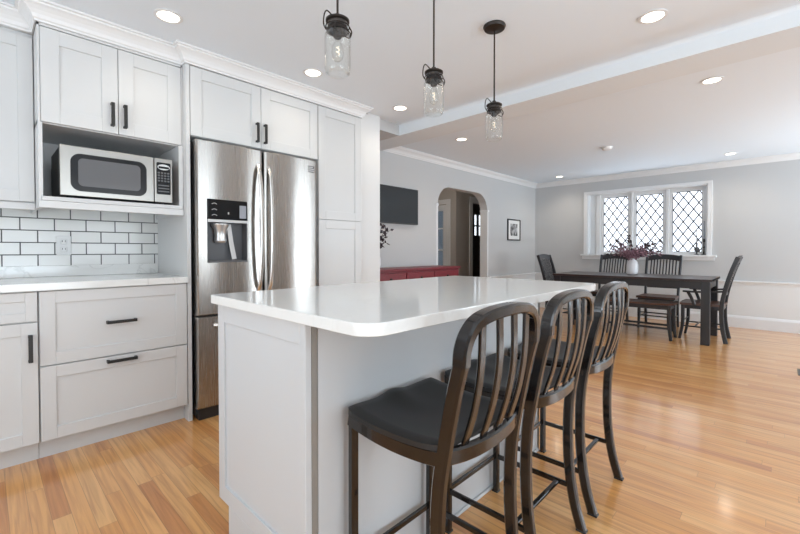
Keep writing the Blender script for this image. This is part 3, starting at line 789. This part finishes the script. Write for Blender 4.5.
def rounded_slab(x0, x1, y0, y1, z0, z1, rs, bev=.004, n=10):
    """rs: radii at (x0,y0),(x1,y0),(x1,y1),(x0,y1)"""
    def ring(ins, z):
        p = []
        for (cx, cy, a0, r) in ((x0, y0, PI, rs[0]), (x1, y0, 1.5 * PI, rs[1]), (x1, y1, 0, rs[2]), (x0, y1, PI / 2, rs[3])):
            sx = 1 if cx == x0 else -1; sy = 1 if cy == y0 else -1
            for k in range(n + 1):
                t = a0 + k * PI / 2 / n; rr = max(r - ins, .0005)
                p.append((cx + sx * r + rr * math.cos(t), cy + sy * r + rr * math.sin(t), z))
        return p
    b = B(); rg = [[b.verts.new(q) for q in ring(i, z)] for i, z in ((bev, z0), (bev * .3, z0 + bev * .3), (0, z0 + bev), (0, z1 - bev), (bev * .3, z1 - bev * .3), (bev, z1))]
    m = len(rg[0])
    for a, c in zip(rg, rg[1:]):
        for j in range(m): b.faces.new((a[j], a[(j + 1) % m], c[(j + 1) % m], c[j]))
    b.faces.new(rg[0][::-1]); b.faces.new(rg[-1]); return b
o = obj('island_worktop', rounded_slab(.582, 2.115, .655, 1.535, .8825, .915, (.065, .065, .012, .012)), 'quartz', smooth=True)
tag(o, 'white polished stone slab with rounded corners on top of the kitchen island', 'countertop')

# ------------------------------------------------------------------ bar stools
def smooth_path(ctrl, n=6):
    """Catmull-Rom through control points"""
    P = [Vector(c) for c in ctrl]; P = [P[0] * 2 - P[1]] + P + [P[-1] * 2 - P[-2]]; out = []
    for i in range(1, len(P) - 2):
        for k in range(n):
            t = k / n
            out.append(0.5 * ((2 * P[i]) + (-P[i - 1] + P[i + 1]) * t + (2 * P[i - 1] - 5 * P[i] + 4 * P[i + 1] - P[i + 2]) * t * t + (-P[i - 1] + 3 * P[i] - 3 * P[i + 1] + P[i + 2]) * t ** 3))
    out.append(P[-2]); return out
SG = 'black metal bar stools along the island'
def make_stool(loc, label):
    t = thing('bar_stool', loc, label, 'bar stool', SG)
    hw = .178
    # rear legs that carry on up as the back posts
    prof = [(-.205, 0), (-.176, .10), (-.157, .22), (-.150, .36), (-.155, .50), (-.174, .62), (-.198, .74), (-.218, .82)]
    for s in (-1, 1):
        b = B(); sweep(b, smooth_path([(s * hw, y, z) for y, z in prof], 5), (1, 0, 0), .036, .026, .22)
        lg = obj('leg', b, 'stool', t, smooth=True)
        b = B(); bx(b, s * hw - .014, s * hw + .014, -.224, -.186, -.0005, .008, .002); obj('foot_cap', b, 'plastic', lg)
    for s in (-1, 1):
        b = B(); sweep(b, [(s * hw, .166, 0), (s * hw, .166, .3), (s * hw, .165, .585)], (1, 0, 0), .026, .026, .22)
        lg = obj('leg', b, 'stool', t, smooth=True)
        b = B(); bx(b, s * hw - .014, s * hw + .014, .152, .180, -.0005, .008, .002); obj('foot_cap', b, 'plastic', lg)
    # top rail: hoop with rounded shoulders, bowed backwards
    def tr(s): return [(s * hw, -.218, .815), (s * (hw - .002), -.220, .850), (s * (hw - .015), -.224, .884), (s * (hw - .044), -.228, .910), (s * (hw - .095), -.233, .924)]
    ctrl = tr(-1) + [(0, -.237, .929)] + tr(1)[::-1]
    b = B(); pth = smooth_path(ctrl, 5)
    # frame the rail with a reference that turns from x to up
    rings = []
    for i, p in enumerate(pth):
        tt = (pth[min(i + 1, len(pth) - 1)] - pth[max(i - 1, 0)]).normalized()
        back = Vector((0, -1, .0)); back = (back - tt * back.dot(tt)).normalized(); o_ = tt.cross(back).normalized()
        a, c = .019, .0145; ch = .005
        prf = [(a, c - ch), (a - ch, c), (-a + ch, c), (-a, c - ch), (-a, -c + ch), (-a + ch, -c), (a - ch, -c), (a, -c + ch)]
        rings.append([b.verts.new(p + back * q[0] + o_ * q[1]) for q in prf])
    for r0, r1 in zip(rings, rings[1:]):
        for j in range(8): b.faces.new((r0[j], r0[(j + 1) % 8], r1[(j + 1) % 8], r1[j]))
    b.faces.new(rings[0][::-1]); b.faces.new(rings[-1])
    obj('top_rail', b, 'stool', t, smooth=True)
    # lower back rail, bowed
    b = B(); sweep(b, smooth_path([(-hw, -.165, .585), (-.10, -.185, .580), (0, -.192, .578), (.10, -.185, .580), (hw, -.165, .585)], 5), (0, 0, 1), .022, .040, .22)
    obj('lower_back_rail', b, 'stool', t, smooth=True)
    # four slats
    for k in range(4):
        x = -.111 + k * .074; yb = -.190 + .02 * (abs(x) / hw) ** 2; yt = -.236 + .009 * (abs(x) / hw) ** 2
        zt = .915 if abs(x) < .08 else .908
        b = B(); sweep(b, smooth_path([(x, yb, .60), (x, yb - .030, .70), (x, yb - .046, .80), (x, yt, zt)], 5), (0, 1, 0), .027, .009, .3)
        obj('slat', b, 'stool', t, smooth=True)
    # seat pan: saddle shape
    def sag(v): return -.020 * (1 - v * v)
    b = B(); nu, nv = 20, 20; top = {}; bot = {}
    def edge_pos(u, v):
        # superellipse-ish plan with rounded corners
        x = u * .203; y = v * .180 + .004
        k = abs(u) ** 8 * abs(v) ** 8; x *= 1 - .06 * k; y *= 1 - .06 * k
        wd = 1 - .05 * (1 - v) / 2; return x * wd, y
    for i in range(nu + 1):
        for j in range(nv + 1):
            u, v = i / nu * 2 - 1, j / nv * 2 - 1; x, y = edge_pos(u, v)
            dish = -.020 * (1 - u * u) * (1 - max(0, v) ** 2 * .6)
            ridge = .013 * math.exp(-(u / .22) ** 2) * max(0, v) ** 1.2
            e = max(abs(u), abs(v)); lip = -.010 * max(0, (e - .88) / .12) ** 2
            z = .628 + sag(v) * .8 + dish + ridge + lip
            top[i, j] = b.verts.new((x, y, z)); bot[i, j] = b.verts.new((x, y, .604 + sag(v) * .8))
    for i in range(nu):
        for j in range(nv):
            b.faces.new((top[i, j], top[i + 1, j], top[i + 1, j + 1], top[i, j + 1])); b.faces.new((bot[i, j], bot[i, j + 1], bot[i + 1, j + 1], bot[i + 1, j]))
    for i in range(nu):
        b.faces.new((top[i, 0], bot[i, 0], bot[i + 1, 0], top[i + 1, 0])); b.faces.new((top[i, nv], top[i + 1, nv], bot[i + 1, nv], bot[i, nv]))
    for j in range(nv):
        b.faces.new((top[0, j], top[0, j + 1], bot[0, j + 1], bot[0, j])); b.faces.new((top[nu, j], bot[nu, j], bot[nu, j + 1], top[nu, j + 1]))
    obj('seat', b, 'seat', t, smooth=True)
    # metal band below the seat
    b = B()
    for s in (-1, 1):
        sweep(b, [(s * (.186 + .004 * (k / 14)), -.165 + .335 * k / 14, .5835 + sag(k / 7 - 1) * .8) for k in range(15)], (0, 0, 1), .010, .036, .15)
    sweep(b, [(-.186, .174, .5835), (.186, .174, .5835)], (0, 0, 1), .010, .036, .15)
    obj('seat_frame', b, 'stool', t, smooth=True)
    zr = .158
    for s in (-1, 1):
        b = B(); sweep(b, [(s * hw, -.160, zr), (s * hw, .170, zr)], (0, 0, 1), .012, .020, .2); obj('stretcher', b, 'stool', t, smooth=True)
    b = B(); sweep(b, [(-hw, .170, zr), (hw, .170, zr)], (0, 0, 1), .012, .020, .2); obj('footrest', b, 'stool', t, smooth=True)
    b = B(); sweep(b, [(-hw, -.110, zr), (hw, -.110, zr)], (0, 0, 1), .018, .012, .2); obj('stretcher', b, 'stool', t, smooth=True)
    return t
st = make_stool((.930, .745, 0), 'black metal slat-back bar stool nearest the camera, its whole seat in view')
dup(st, (1.403, .751, 0), 0, 'black metal slat-back bar stool in the middle of the row of three along the island')
dup(st, (1.888, .752, 0), 0, 'black metal slat-back bar stool farthest along the island, beside the open floor')

# ------------------------------------------------------------------ dining furniture
tbl = thing('dining_table', (6.035, 1.47, 0), 'long black dining table with dark brown top below the leaded window', 'dining table')
TW, TL = .415, .90
b = B(); bx(b, -TW, TW, -TL, TL, .722, .747, .004); bx(b, -TW + .0, TW, -TL - .0, -TL + .0005, .722, .747); obj('tabletop', b, 'table', tbl, smooth=True)
b = B()
bx(b, -TW + .03, -TW + .055, -TL + .05, TL - .05, .635, .722); bx(b, TW - .055, TW - .03, -TL + .05, TL - .05, .635, .722)
bx(b, -TW + .05, TW - .05, -TL + .03, -TL + .055, .635, .722); bx(b, -TW + .05, TW - .05, TL - .055, TL - .03, .635, .722); obj('apron', b, 'chair', tbl)
for sx in (-1, 1):
    for sy in (-1, 1):
        b = B(); x, y = sx * (TW - .058), sy * (TL - .058); bx(b, x - .042, x + .042, y - .042, y + .042, 0, .722, .005); obj('leg', b, 'chair', tbl, smooth=True)
def leg_curve(b, x, y, z1, dx, dy, w=.036):
    """tapered leg flaring slightly at the foot"""
    sweep(b, smooth_path([(x + dx, y + dy, 0), (x + dx * .25, y + dy * .25, .14), (x, y, z1 * .55), (x, y, z1)], 5), (1, 0, 0), w, w, .2, taper=lambda u: .72 + .28 * min(1, u * 2))
def make_chair(loc, rz, label, arms, group):
    """local frame: sitter faces +y, back at -y"""
    t = thing('dining_armchair' if arms else 'dining_chair', loc, label, 'dining chair', group, rz)
    hw = .215
    b = B(); nu = 10; top = {}; bot = {}
    for i in range(nu + 1):
        for j in range(nu + 1):
            u, v = i / nu * 2 - 1, j / nu * 2 - 1; x = u * (hw + .015) * (1 - .05 * (1 - v)); y = v * .215 - .0
            if v > .99: y -= .012 * u * u
            z = .445 - .012 * (1 - u * u) * (1 - v * v) * 1.0
            top[i, j] = b.verts.new((x, y, z)); bot[i, j] = b.verts.new((x, y, .418))
    for i in range(nu):
        for j in range(nu):
            b.faces.new((top[i, j], top[i + 1, j], top[i + 1, j + 1], top[i, j + 1])); b.faces.new((bot[i, j], bot[i, j + 1], bot[i + 1, j + 1], bot[i + 1, j]))
    for i in range(nu):
        b.faces.new((top[i, 0], bot[i, 0], bot[i + 1, 0], top[i + 1, 0])); b.faces.new((top[i, nu], top[i + 1, nu], bot[i + 1, nu], bot[i, nu]))
        b.faces.new((top[0, i], top[0, i + 1], bot[0, i + 1], bot[0, i])); b.faces.new((top[nu, i], bot[nu, i], bot[nu, i + 1], top[nu, i + 1]))
    obj('seat', b, 'seatwood', t, smooth=True)
    zt = 1.0
    for s in (-1, 1):
        b = B(); sweep(b, smooth_path([(s * (hw - .02), -.235, 0), (s * (hw - .02), -.200, .2), (s * (hw - .018), -.195, .42), (s * (hw - .012), -.225, .62), (s * (hw - .008), -.275, .82), (s * (hw - .008), -.335, zt)], 5), (1, 0, 0), .042, .030, .2)
        obj('leg', b, 'chair', t, smooth=True)
        b = B(); leg_curve(b, s * (hw - .02), .175, .418, 0, .03); obj('leg', b, 'chair', t, smooth=True)
    b = B(); n = 12   # arched top rail
    for r_ in range(1):
        ring = []
        for k in range(n + 1):
            u = k / n * 2 - 1; x = u * (hw + .004); zz = zt - .028 + .026 * (1 - u * u); yy = -.328 - .02 * (1 - u * u)
            ring.append([b.verts.new((x, yy + dy, zz + dz)) for dy, dz in ((-.012, .02), (.012, .02), (.026, -.055 - .0), (.002, -.055))])
        for a, c in zip(ring, ring[1:]):
            for j in range(4): b.faces.new((a[j], a[(j + 1) % 4], c[(j + 1) % 4], c[j]))
        b.faces.new(ring[0][::-1]); b.faces.new(ring[-1])
    obj('top_rail', b, 'chair', t, smooth=True)
    b = B(); sweep(b, [(-hw + .01, -.212, .555), (hw - .01, -.212, .555)], (0, 0, 1), .02, .035, .2); obj('lower_rail', b, 'chair', t, smooth=True)
    for k in range(9):
        x = (k - 4) * (hw - .04) / 4.6
        b = B(); sweep(b, smooth_path([(x * .96, -.212, .565), (x, -.262, .74), (x, -.327, .94)], 5), (0, 1, 0), .017, .009, .25); obj('slat', b, 'chair', t, smooth=True)
    b = B()
    for s in (-1, 1): bx(b, s * (hw - .02) - .010, s * (hw - .02) + .010, -.19, .175, .375, .418)
    bx(b, -hw + .02, hw - .02, .165, .185, .375, .418); bx(b, -hw + .02, hw - .02, -.205, -.185, .375, .418); obj('apron', b, 'chair', t)
    for s in (-1, 1):
        for z_ in (.15, .20) if s == 1 else (.15,):
            pass
        b = B(); tube(b, [(s * (hw - .02), -.205, .16), (s * (hw - .02), .18, .16)], .009, 8); obj('stretcher', b, 'chair', t, smooth=True)
    b = B(); tube(b, [(-hw + .02, .06, .16), (hw - .02, .06, .16)], .009, 8); obj('stretcher', b, 'chair', t, smooth=True)
    b = B(); tube(b, [(-hw + .02, .178, .22), (hw - .02, .178, .22)], .009, 8); obj('stretcher', b, 'chair', t, smooth=True)
    if arms:
        for s in (-1, 1):
            b = B(); sweep(b, smooth_path([(s * (hw - .006), -.205, .600), (s * (hw + .012), -.08, .588), (s * (hw + .022), .08, .582), (s * (hw + .018), .17, .584)], 5), (0, 0, 1), .045, .020, .25)
            ar = obj('arm', b, 'chair', t, smooth=True)
            b = B(); sweep(b, smooth_path([(s * (hw + .004), .060, .42), (s * (hw + .012), .085, .50), (s * (hw + .02), .12, .576)], 5), (1, 0, 0), .032, .024, .2); obj('arm_support', b, 'chair', ar, smooth=True)
    return t
GC = 'black slat-back chairs between the table and the window'
GA = 'black armchairs at the two ends of the dining table'
ca = make_chair((6.52, 1.25, 0), PI / 2, 'black slat-back dining chair behind the table, right of the white vase', False, GC)
dup(ca, (6.62, 1.915, 0), PI / 2, 'black slat-back dining chair behind the table, left of the white vase')
aa = make_chair((6.10, .70, 0), 0, 'black armchair with slat back at the right end of the dining table', True, GA)
dup(aa, (6.10, 2.38, 0), PI, 'black slat-back armchair at the left end of the dining table, mostly behind the island')
# bench
bn = thing('dining_bench', (5.775, 1.305, 0), 'low black bench with brown wooden seat along the near side of the dining table', 'bench')
b = B(); n = 16; ring = []
for k in range(n + 1):
    u = k / n * 2 - 1; z = .415 + .012 * abs(u) ** 3; y = u * .385
    ring.append([b.verts.new((x, y, z + dz)) for x, dz in ((-.165, 0), (-.165, .022), (-.1, .022 - .004), (.1, .022 - .004), (.165, .022), (.165, 0))])
for a, c in zip(ring, ring[1:]):
    for j in range(6): b.faces.new((a[j], a[(j + 1) % 6], c[(j + 1) % 6], c[j]))
b.faces.new(ring[0][::-1]); b.faces.new(ring[-1]); obj('seat', b, 'seatwood', bn)
b = B(); bx(b, -.150, -.130, -.33, .33, .365, .415); bx(b, .130, .150, -.33, .33, .365, .415); bx(b, -.15, .15, -.345, -.325, .365, .415); bx(b, -.15, .15, .325, .345, .365, .415); obj('apron', b, 'chair', bn)
for sx in (-1, 1):
    for sy in (-1, 1):
        b = B(); leg_curve(b, sx * .136, sy * .335, .414, 0, sy * .02, .042); obj('leg', b, 'chair', bn, smooth=True)
for sx in (-1, 1):
    b = B(); sweep(b, [(sx * .136, -.335, .14), (sx * .136, .335, .14)], (0, 0, 1), .012, .026, .2); obj('stretcher', b, 'chair', bn)

# foliage helper
def leaf(b, p, d, size, wid=.45):
    d = Vector(d).normalized(); s = d.cross(Vector((random.uniform(-1, 1), random.uniform(-1, 1), random.uniform(-.5, 1)))).normalized(); u = s.cross(d)
    p = Vector(p); c = [p, p + d * size * .45 + s * size * wid * .5 + u * size * .08, p + d * size, p + d * size * .45 - s * size * wid * .5 + u * size * .08]
    m_ = p + d * size * .5 - u * size * .05
    vs = [b.verts.new(q) for q in c]; mv = b.verts.new(m_); mb = b.verts.new(m_ - u * size * .05)
    for i in range(4):
        b.faces.new((vs[i], vs[(i + 1) % 4], mv)); b.faces.new((vs[(i + 1) % 4], vs[i], mb))
vs_ = thing('flower_vase', (6.10, 1.475, .7475), 'white ceramic vase of dried burgundy foliage on the dining table', 'vase')
b = B(); lathe(b, [(0, 0), (.052, 0), (.064, .010), (.070, .05), (.070, .13), (.060, .175), (.038, .20), (.034, .215), (.042, .225), (.034, .222), (.028, .205), (.03, .19), (0, .10)], n=28); obj('vase_body', b, 'ceramic', vs_, smooth=True)
bs = B(); bl = B(); bd_ = B(); random.seed(3)
for k in range(60):
    a = random.uniform(0, 2 * PI); L = random.uniform(.12, .36) * (.7 + .5 * abs(math.sin(a))); el = random.uniform(.10, 1.2)
    d = Vector((math.cos(a) * .75, math.sin(a), 0)) * math.cos(el); tip = Vector((0, 0, .215)) + d * L + Vector((0, 0, math.sin(el) * L * .85))
    mid = Vector((0, 0, .25)) + d * L * .45 + Vector((0, 0, .03)); pth = smooth_path([(0, 0, .15), (0, 0, .21), mid, tip], 4); tube(bs, pth, .0015, 4)
    for q in range(34):
        u = random.uniform(.35, 1); p = pth[int(u * (len(pth) - 1))] + Vector([random.uniform(-.022, .022) for _ in range(3)])
        leaf(bl, p, (random.uniform(-1, 1), random.uniform(-1, 1), random.uniform(-.4, 1)), random.uniform(.022, .042))
for (dy, dz, dx) in ((-.31, .17, 0), (-.28, .10, -.05), (-.30, .25, .03), (.36, .06, 0), (.30, .20, .04), (.20, .27, 0), (.05, .33, .03), (-.22, .20, -.06)):
    tip = Vector((dx, dy, .215 + dz)); pth = smooth_path([(0, 0, .2), (dx * .3, dy * .4, .215 + dz * .55), tip], 6); tube(bs, pth, .0016, 4)
    for q in range(13):
        u = .45 + .55 * q / 12; p = pth[int(u * (len(pth) - 1))]; s = 1 if q % 2 else -1
        leaf(bd_, p, (random.uniform(-.5, .5), s * .6 + (.5 if dy > 0 else -.5), random.uniform(0, 1) * s), random.uniform(.04, .06), .6)
obj('stems', bs, 'stem', vs_); obj('foliage', bl, 'leaf', vs_); obj('dark_leaves', bd_, 'darkleaf', vs_)

# candlesticks on the window sill
for (y, zt, lab) in ((.93, .36, 'shorter candlestick with round glass holder and grey taper on the right of the window sill'), (.845, .50, 'dark slim candlestick at the right end of the window sill')):
    t = thing('candlestick', (XS - .055, y, WZ0 + .006), lab, 'candlestick')
    b = B()
    if zt < .4: lathe(b, [(0, 0), (.03, 0), (.03, .006), (.010, .014), (.008, .05), (.030, .06), (.034, .085), (.030, .11), (.010, .12), (.012, .16), (.016, .17), (.010, .175), (0, .175)], n=18)
    else: lathe(b, [(0, 0), (.035, 0), (.033, .008), (.012, .018), (.008, .10), (.015, .115), (.008, .13), (.008, .19), (.018, .205), (.012, .22), (.014, .24), (0, .24)], n=18)
    obj('holder', b, 'darkgrey' if zt < .4 else 'black', t, smooth=True)
    b = B(); z0 = .17 if zt < .4 else .235; lathe(b, [(0, z0), (.008, z0), (.006, zt), (.002, zt + .004), (0, zt + .004)], n=12); obj('candle', b, 'candle', t, smooth=True)

# ------------------------------------------------------------------ arch wall furnishings
tv = thing('wall_television', (3.38, YA, 1.62), 'flat television with dark grey screen mounted on the wall left of the arch', 'television')
b = B(); bx(b, -.47, .47, -.055, -.020, -.222, .222, .004); bx(b, -.15, .15, -.020, 0, -.12, .12); obj('case', b, 'plastic', tv, smooth=True)
b = B(); bx(b, -.458, .458, -.0575, -.054, -.208, .212); obj('screen', b, 'screen', tv)
pf = thing('framed_print', (6.447, YA, 1.432), 'small black framed black-and-white print on the wall right of the arch', 'picture')
b = B(); a, c = .225, .185
bx(b, -a, -a + .02, -.022, 0, -c, c, .002); bx(b, a - .02, a, -.022, 0, -c, c, .002); bx(b, -a + .02, a - .02, -.022, 0, c - .02, c, .002); bx(b, -a + .02, a - .02, -.022, 0, -c, -c + .02, .002); obj('frame', b, 'frame_black', pf)
b = B(); bx(b, -a + .019, a - .019, -.010, -.006, -c + .019, c - .019); obj('mat_board', b, 'paper', pf)
b = B(); bx(b, -.125, .125, -.0115, -.0095, -.105, .105); obj('print', b, 'print', pf)
sb = thing('sideboard', (3.53, 3.215, 0), 'dark red wooden sideboard with drawers against the wall below the television', 'sideboard')
b = B(); bx(b, -.76, .76, -.165, .18, .06, .845, .003); bx(b, -.74, .74, -.14, .17, 0, .06); obj('body', b, 'red', sb)
b = B(); bx(b, -.78, .775, -.185, .18, .845, .872, .004); obj('top', b, 'red', sb, smooth=True)
for k in range(3):
    x0 = -.745 + k * .50
    b = B(); bx(b, x0, x0 + .49, -.178, -.165, .700, .826, .003); dd = obj('drawer', b, 'red', sb)
    b = B(); lathe(b, [(0, 0), (.012, 0), (.014, .01), (.008, .02), (0, .02)], n=12)
    for v in b.verts: v.co = V(v.co.x + x0 + .245, -.178 - v.co.z, v.co.y + .763)
    obj('knob', b, 'bronze', dd)
    b = B(); bx(b, x0, x0 + .49, -.178, -.165, .08, .685, .003); bx(b, x0 + .05, x0 + .44, -.183, -.178, .13, .635, .003); obj('door', b, 'red', sb)
vz = thing('dark_leaf_vase', (2.98, 3.22, .8725), 'vase of dark burgundy sprigs on the red sideboard below the television', 'vase')
b = B(); lathe(b, [(0, 0), (.04, 0), (.06, .05), (.055, .12), (.03, .16), (.034, .18), (.028, .178), (.024, .16), (0, .06)], n=24); obj('vase_body', b, 'ceramic', vz, smooth=True)
bs = B(); bl = B(); random.seed(11)
for (dx, dz) in ((.17, .46), (.19, .43), (.13, .36), (.15, .29), (.08, .50), (-.05, .5), (-.15, .42), (.0, .42)):
    pth = smooth_path([(0, 0, .1), (dx * .3, 0, .17 + dz * .3), (dx, random.uniform(-.04, .04), dz)], 6); tube(bs, pth, .002, 5)
    for q in range(9):
        p = pth[int((.45 + .55 * q / 8) * (len(pth) - 1))]; leaf(bl, p, (random.uniform(-.4, 1), random.uniform(-.6, .6), random.uniform(-.7, .7)), random.uniform(.045, .07), .65)
obj('stems', bs, 'stem', vz); obj('foliage', bl, 'darkleaf', vz)

# floor register at the right edge
t = thing('floor_register', (4.98, -.21, 0), 'dark metal floor register at the right edge of the oak floor', 'floor vent')
b = B(); bx(b, -.13, .13, -.11, .105, 0, .004, .001); obj('plate', b, 'register', t)
b = B()
for k in range(9): bx(b, -.11, .11, -.092 + k * .022, -.084 + k * .022, .004, .0055)
obj('louvres', b, 'black', t)

# ------------------------------------------------------------------ ceiling fittings
def downlight(x, y, label, power=12, r=.052):
    t = thing('recessed_ceiling_light', (x, y, ZC), label, 'ceiling light', 'recessed ceiling lights')
    b = B(); lathe(b, [(r, -.001), (r + .016, -.001), (r + .017, -.005), (r + .002, -.007), (r, -.004)], n=32, closed=True); obj('trim_ring', b, 'trim', t, smooth=True)
    b = B(); lathe(b, [(0, -.003), (r + .001, -.003), (r + .001, -.0012), (0, -.0012)], n=32); obj('diffuser', b, 'lamp', t)
    d = bpy.data.lights.new('downlight', 'SPOT'); d.energy = power; d.color = (1.0, .88, .72); d.spot_size = math.radians(150); d.spot_blend = .9; d.shadow_soft_size = .05
    o = bpy.data.objects.new('downlight', d); C.objects.link(o); o.location = (0, 0, -.03); o.parent = t
    return t
for x, y, lab in ((.703, 2.385, 'round recessed light in the ceiling above the counter, leftmost of the ceiling lights'),
                  (1.625, 2.405, 'round recessed light in the ceiling in front of the cabinet above the refrigerator'),
                  (2.555, 2.445, 'round recessed light in the ceiling just right of the white wall end'),
                  (2.494, .518, 'large recessed light at the top of the picture, before the ceiling beam'),
                  (3.727, .393, 'round recessed light just beyond the beam, right of centre'),
                  (3.749, 2.63, 'small round recessed light beyond the beam, near the arch wall'),
                  (6.805, 2.76, 'tiny recessed light near the far corner, left of the window'),
                  (6.72, .507, 'tiny recessed light near the far wall, above the right end of the window')):
    downlight(x, y, lab, 4 if (y > 2.3 and x < 3) else 10)
b = B(); lathe(b, [(0, -.035), (.045, -.035), (.055, -.028), (.060, -.004), (.062, -.001), (0, -.001)], n=28)
o = tag(obj('smoke_detector', b, 'white_plastic', smooth=True), 'white round smoke detector on the ceiling before the window wall', 'smoke detector'); o.location = (5.26, 1.56, ZC)

PG = 'glass jar pendant lights above the island'
def make_pendant(loc, label, drop=0.0):
    n0 = set(C.objects)
    t = thing('jar_pendant_light', loc, label, 'pendant light', PG)     # origin on the ceiling
    b = B(); lathe(b, [(0, 0), (.060, 0), (.062, -.006), (.056, -.018), (.020, -.024), (.010, -.030), (0, -.030)], n=32); obj('canopy', b, 'bronze', t, smooth=True)
    b = B(); tube(b, [(0, 0, -.025), (0, 0, -.395)], .0042, 8); obj('cord', b, 'bronze', t, smooth=True)
    b = B(); lathe(b, [(0, -.385), (.010, -.387), (.014, -.396), (.034, -.402), (.043, -.408), (.043, -.414), (.036, -.417), (.036, -.440), (.0405, -.443), (.0405, -.449), (.034, -.449), (.034, -.419), (0, -.412)], n=32)
    cap = obj('cap', b, 'bronze', t, smooth=True)
    b = B(); lathe(b, [(0, -.412), (.017, -.412), (.017, -.465), (.013, -.472), (0, -.472)], n=20); obj('socket', b, 'bronze', t, smooth=True)
    b = B()   # wire bail: ring round the neck plus loop rising at one side
    tube(b, [(.0425 * math.cos(k * PI / 12), .0425 * math.sin(k * PI / 12), -.432) for k in range(24)], .0022, 6, closed=True)
    tube(b, smooth_path([(-.030, .030, -.44), (-.036, .036, -.42), (-.034, .034, -.385), (-.027, .027, -.372), (-.014, .014, -.39), (-.006, .006, -.402)], 4), .0026, 6)
    tube(b, smooth_path([(.030, -.030, -.432), (.036, -.036, -.45), (.032, -.032, -.470), (.02, -.036, -.478)], 4), .0026, 6)
    tube(b, smooth_path([(-.030, -.030, -.432), (-.036, -.03, -.455), (-.022, -.036, -.476), (0, -.042, -.480), (.022, -.036, -.476), (.036, -.03, -.455), (.04, -.01, -.432)], 4), .0022, 6)
    obj('wire_bail', b, 'bronze', t, smooth=True)
    b = B(); lathe(b, [(.037, -.420), (.037, -.448), (.046, -.462), (.0475, -.475), (.0475, -.585), (.044, -.600), (.036, -.606), (.034, -.603), (.0415, -.597), (.045, -.584), (.045, -.476), (.0435, -.464), (.0345, -.450), (.0345, -.420)], n=36, closed=True)
    obj('glass_jar', b, 'jar', t, smooth=True)
    b = B(); lathe(b, [(0.010, -.468), (.011, -.485), (.019, -.505), (.0225, -.525), (.019, -.545), (.009, -.556), (0, -.558)], n=24); bu = obj('bulb', b, 'jar', t, smooth=True)
    b = B(); tube(b, [(.006 * math.cos(k), .006 * math.sin(k), -.50 - .0025 * k) for k in range(14)], .0009, 5); obj('filament', b, 'filament', bu)
    for o in C.objects:      # hang the jar lower on a longer cord
        if o in n0 or o.type != 'MESH' or o.name.startswith('canopy'): continue
        for v in o.data.vertices:
            if v.co.z < -.3: v.co.z -= drop
    return t
p = make_pendant((1.992, 1.178, ZC), 'glass jar pendant light farthest right, its round ceiling canopy in view', .030)
make_pendant((1.465, 1.185, ZC), 'glass jar pendant light in the middle of the row of three', .014)
make_pendant((.908, 1.185, ZC), 'glass jar pendant light at the left, largest of the three in view', .004)
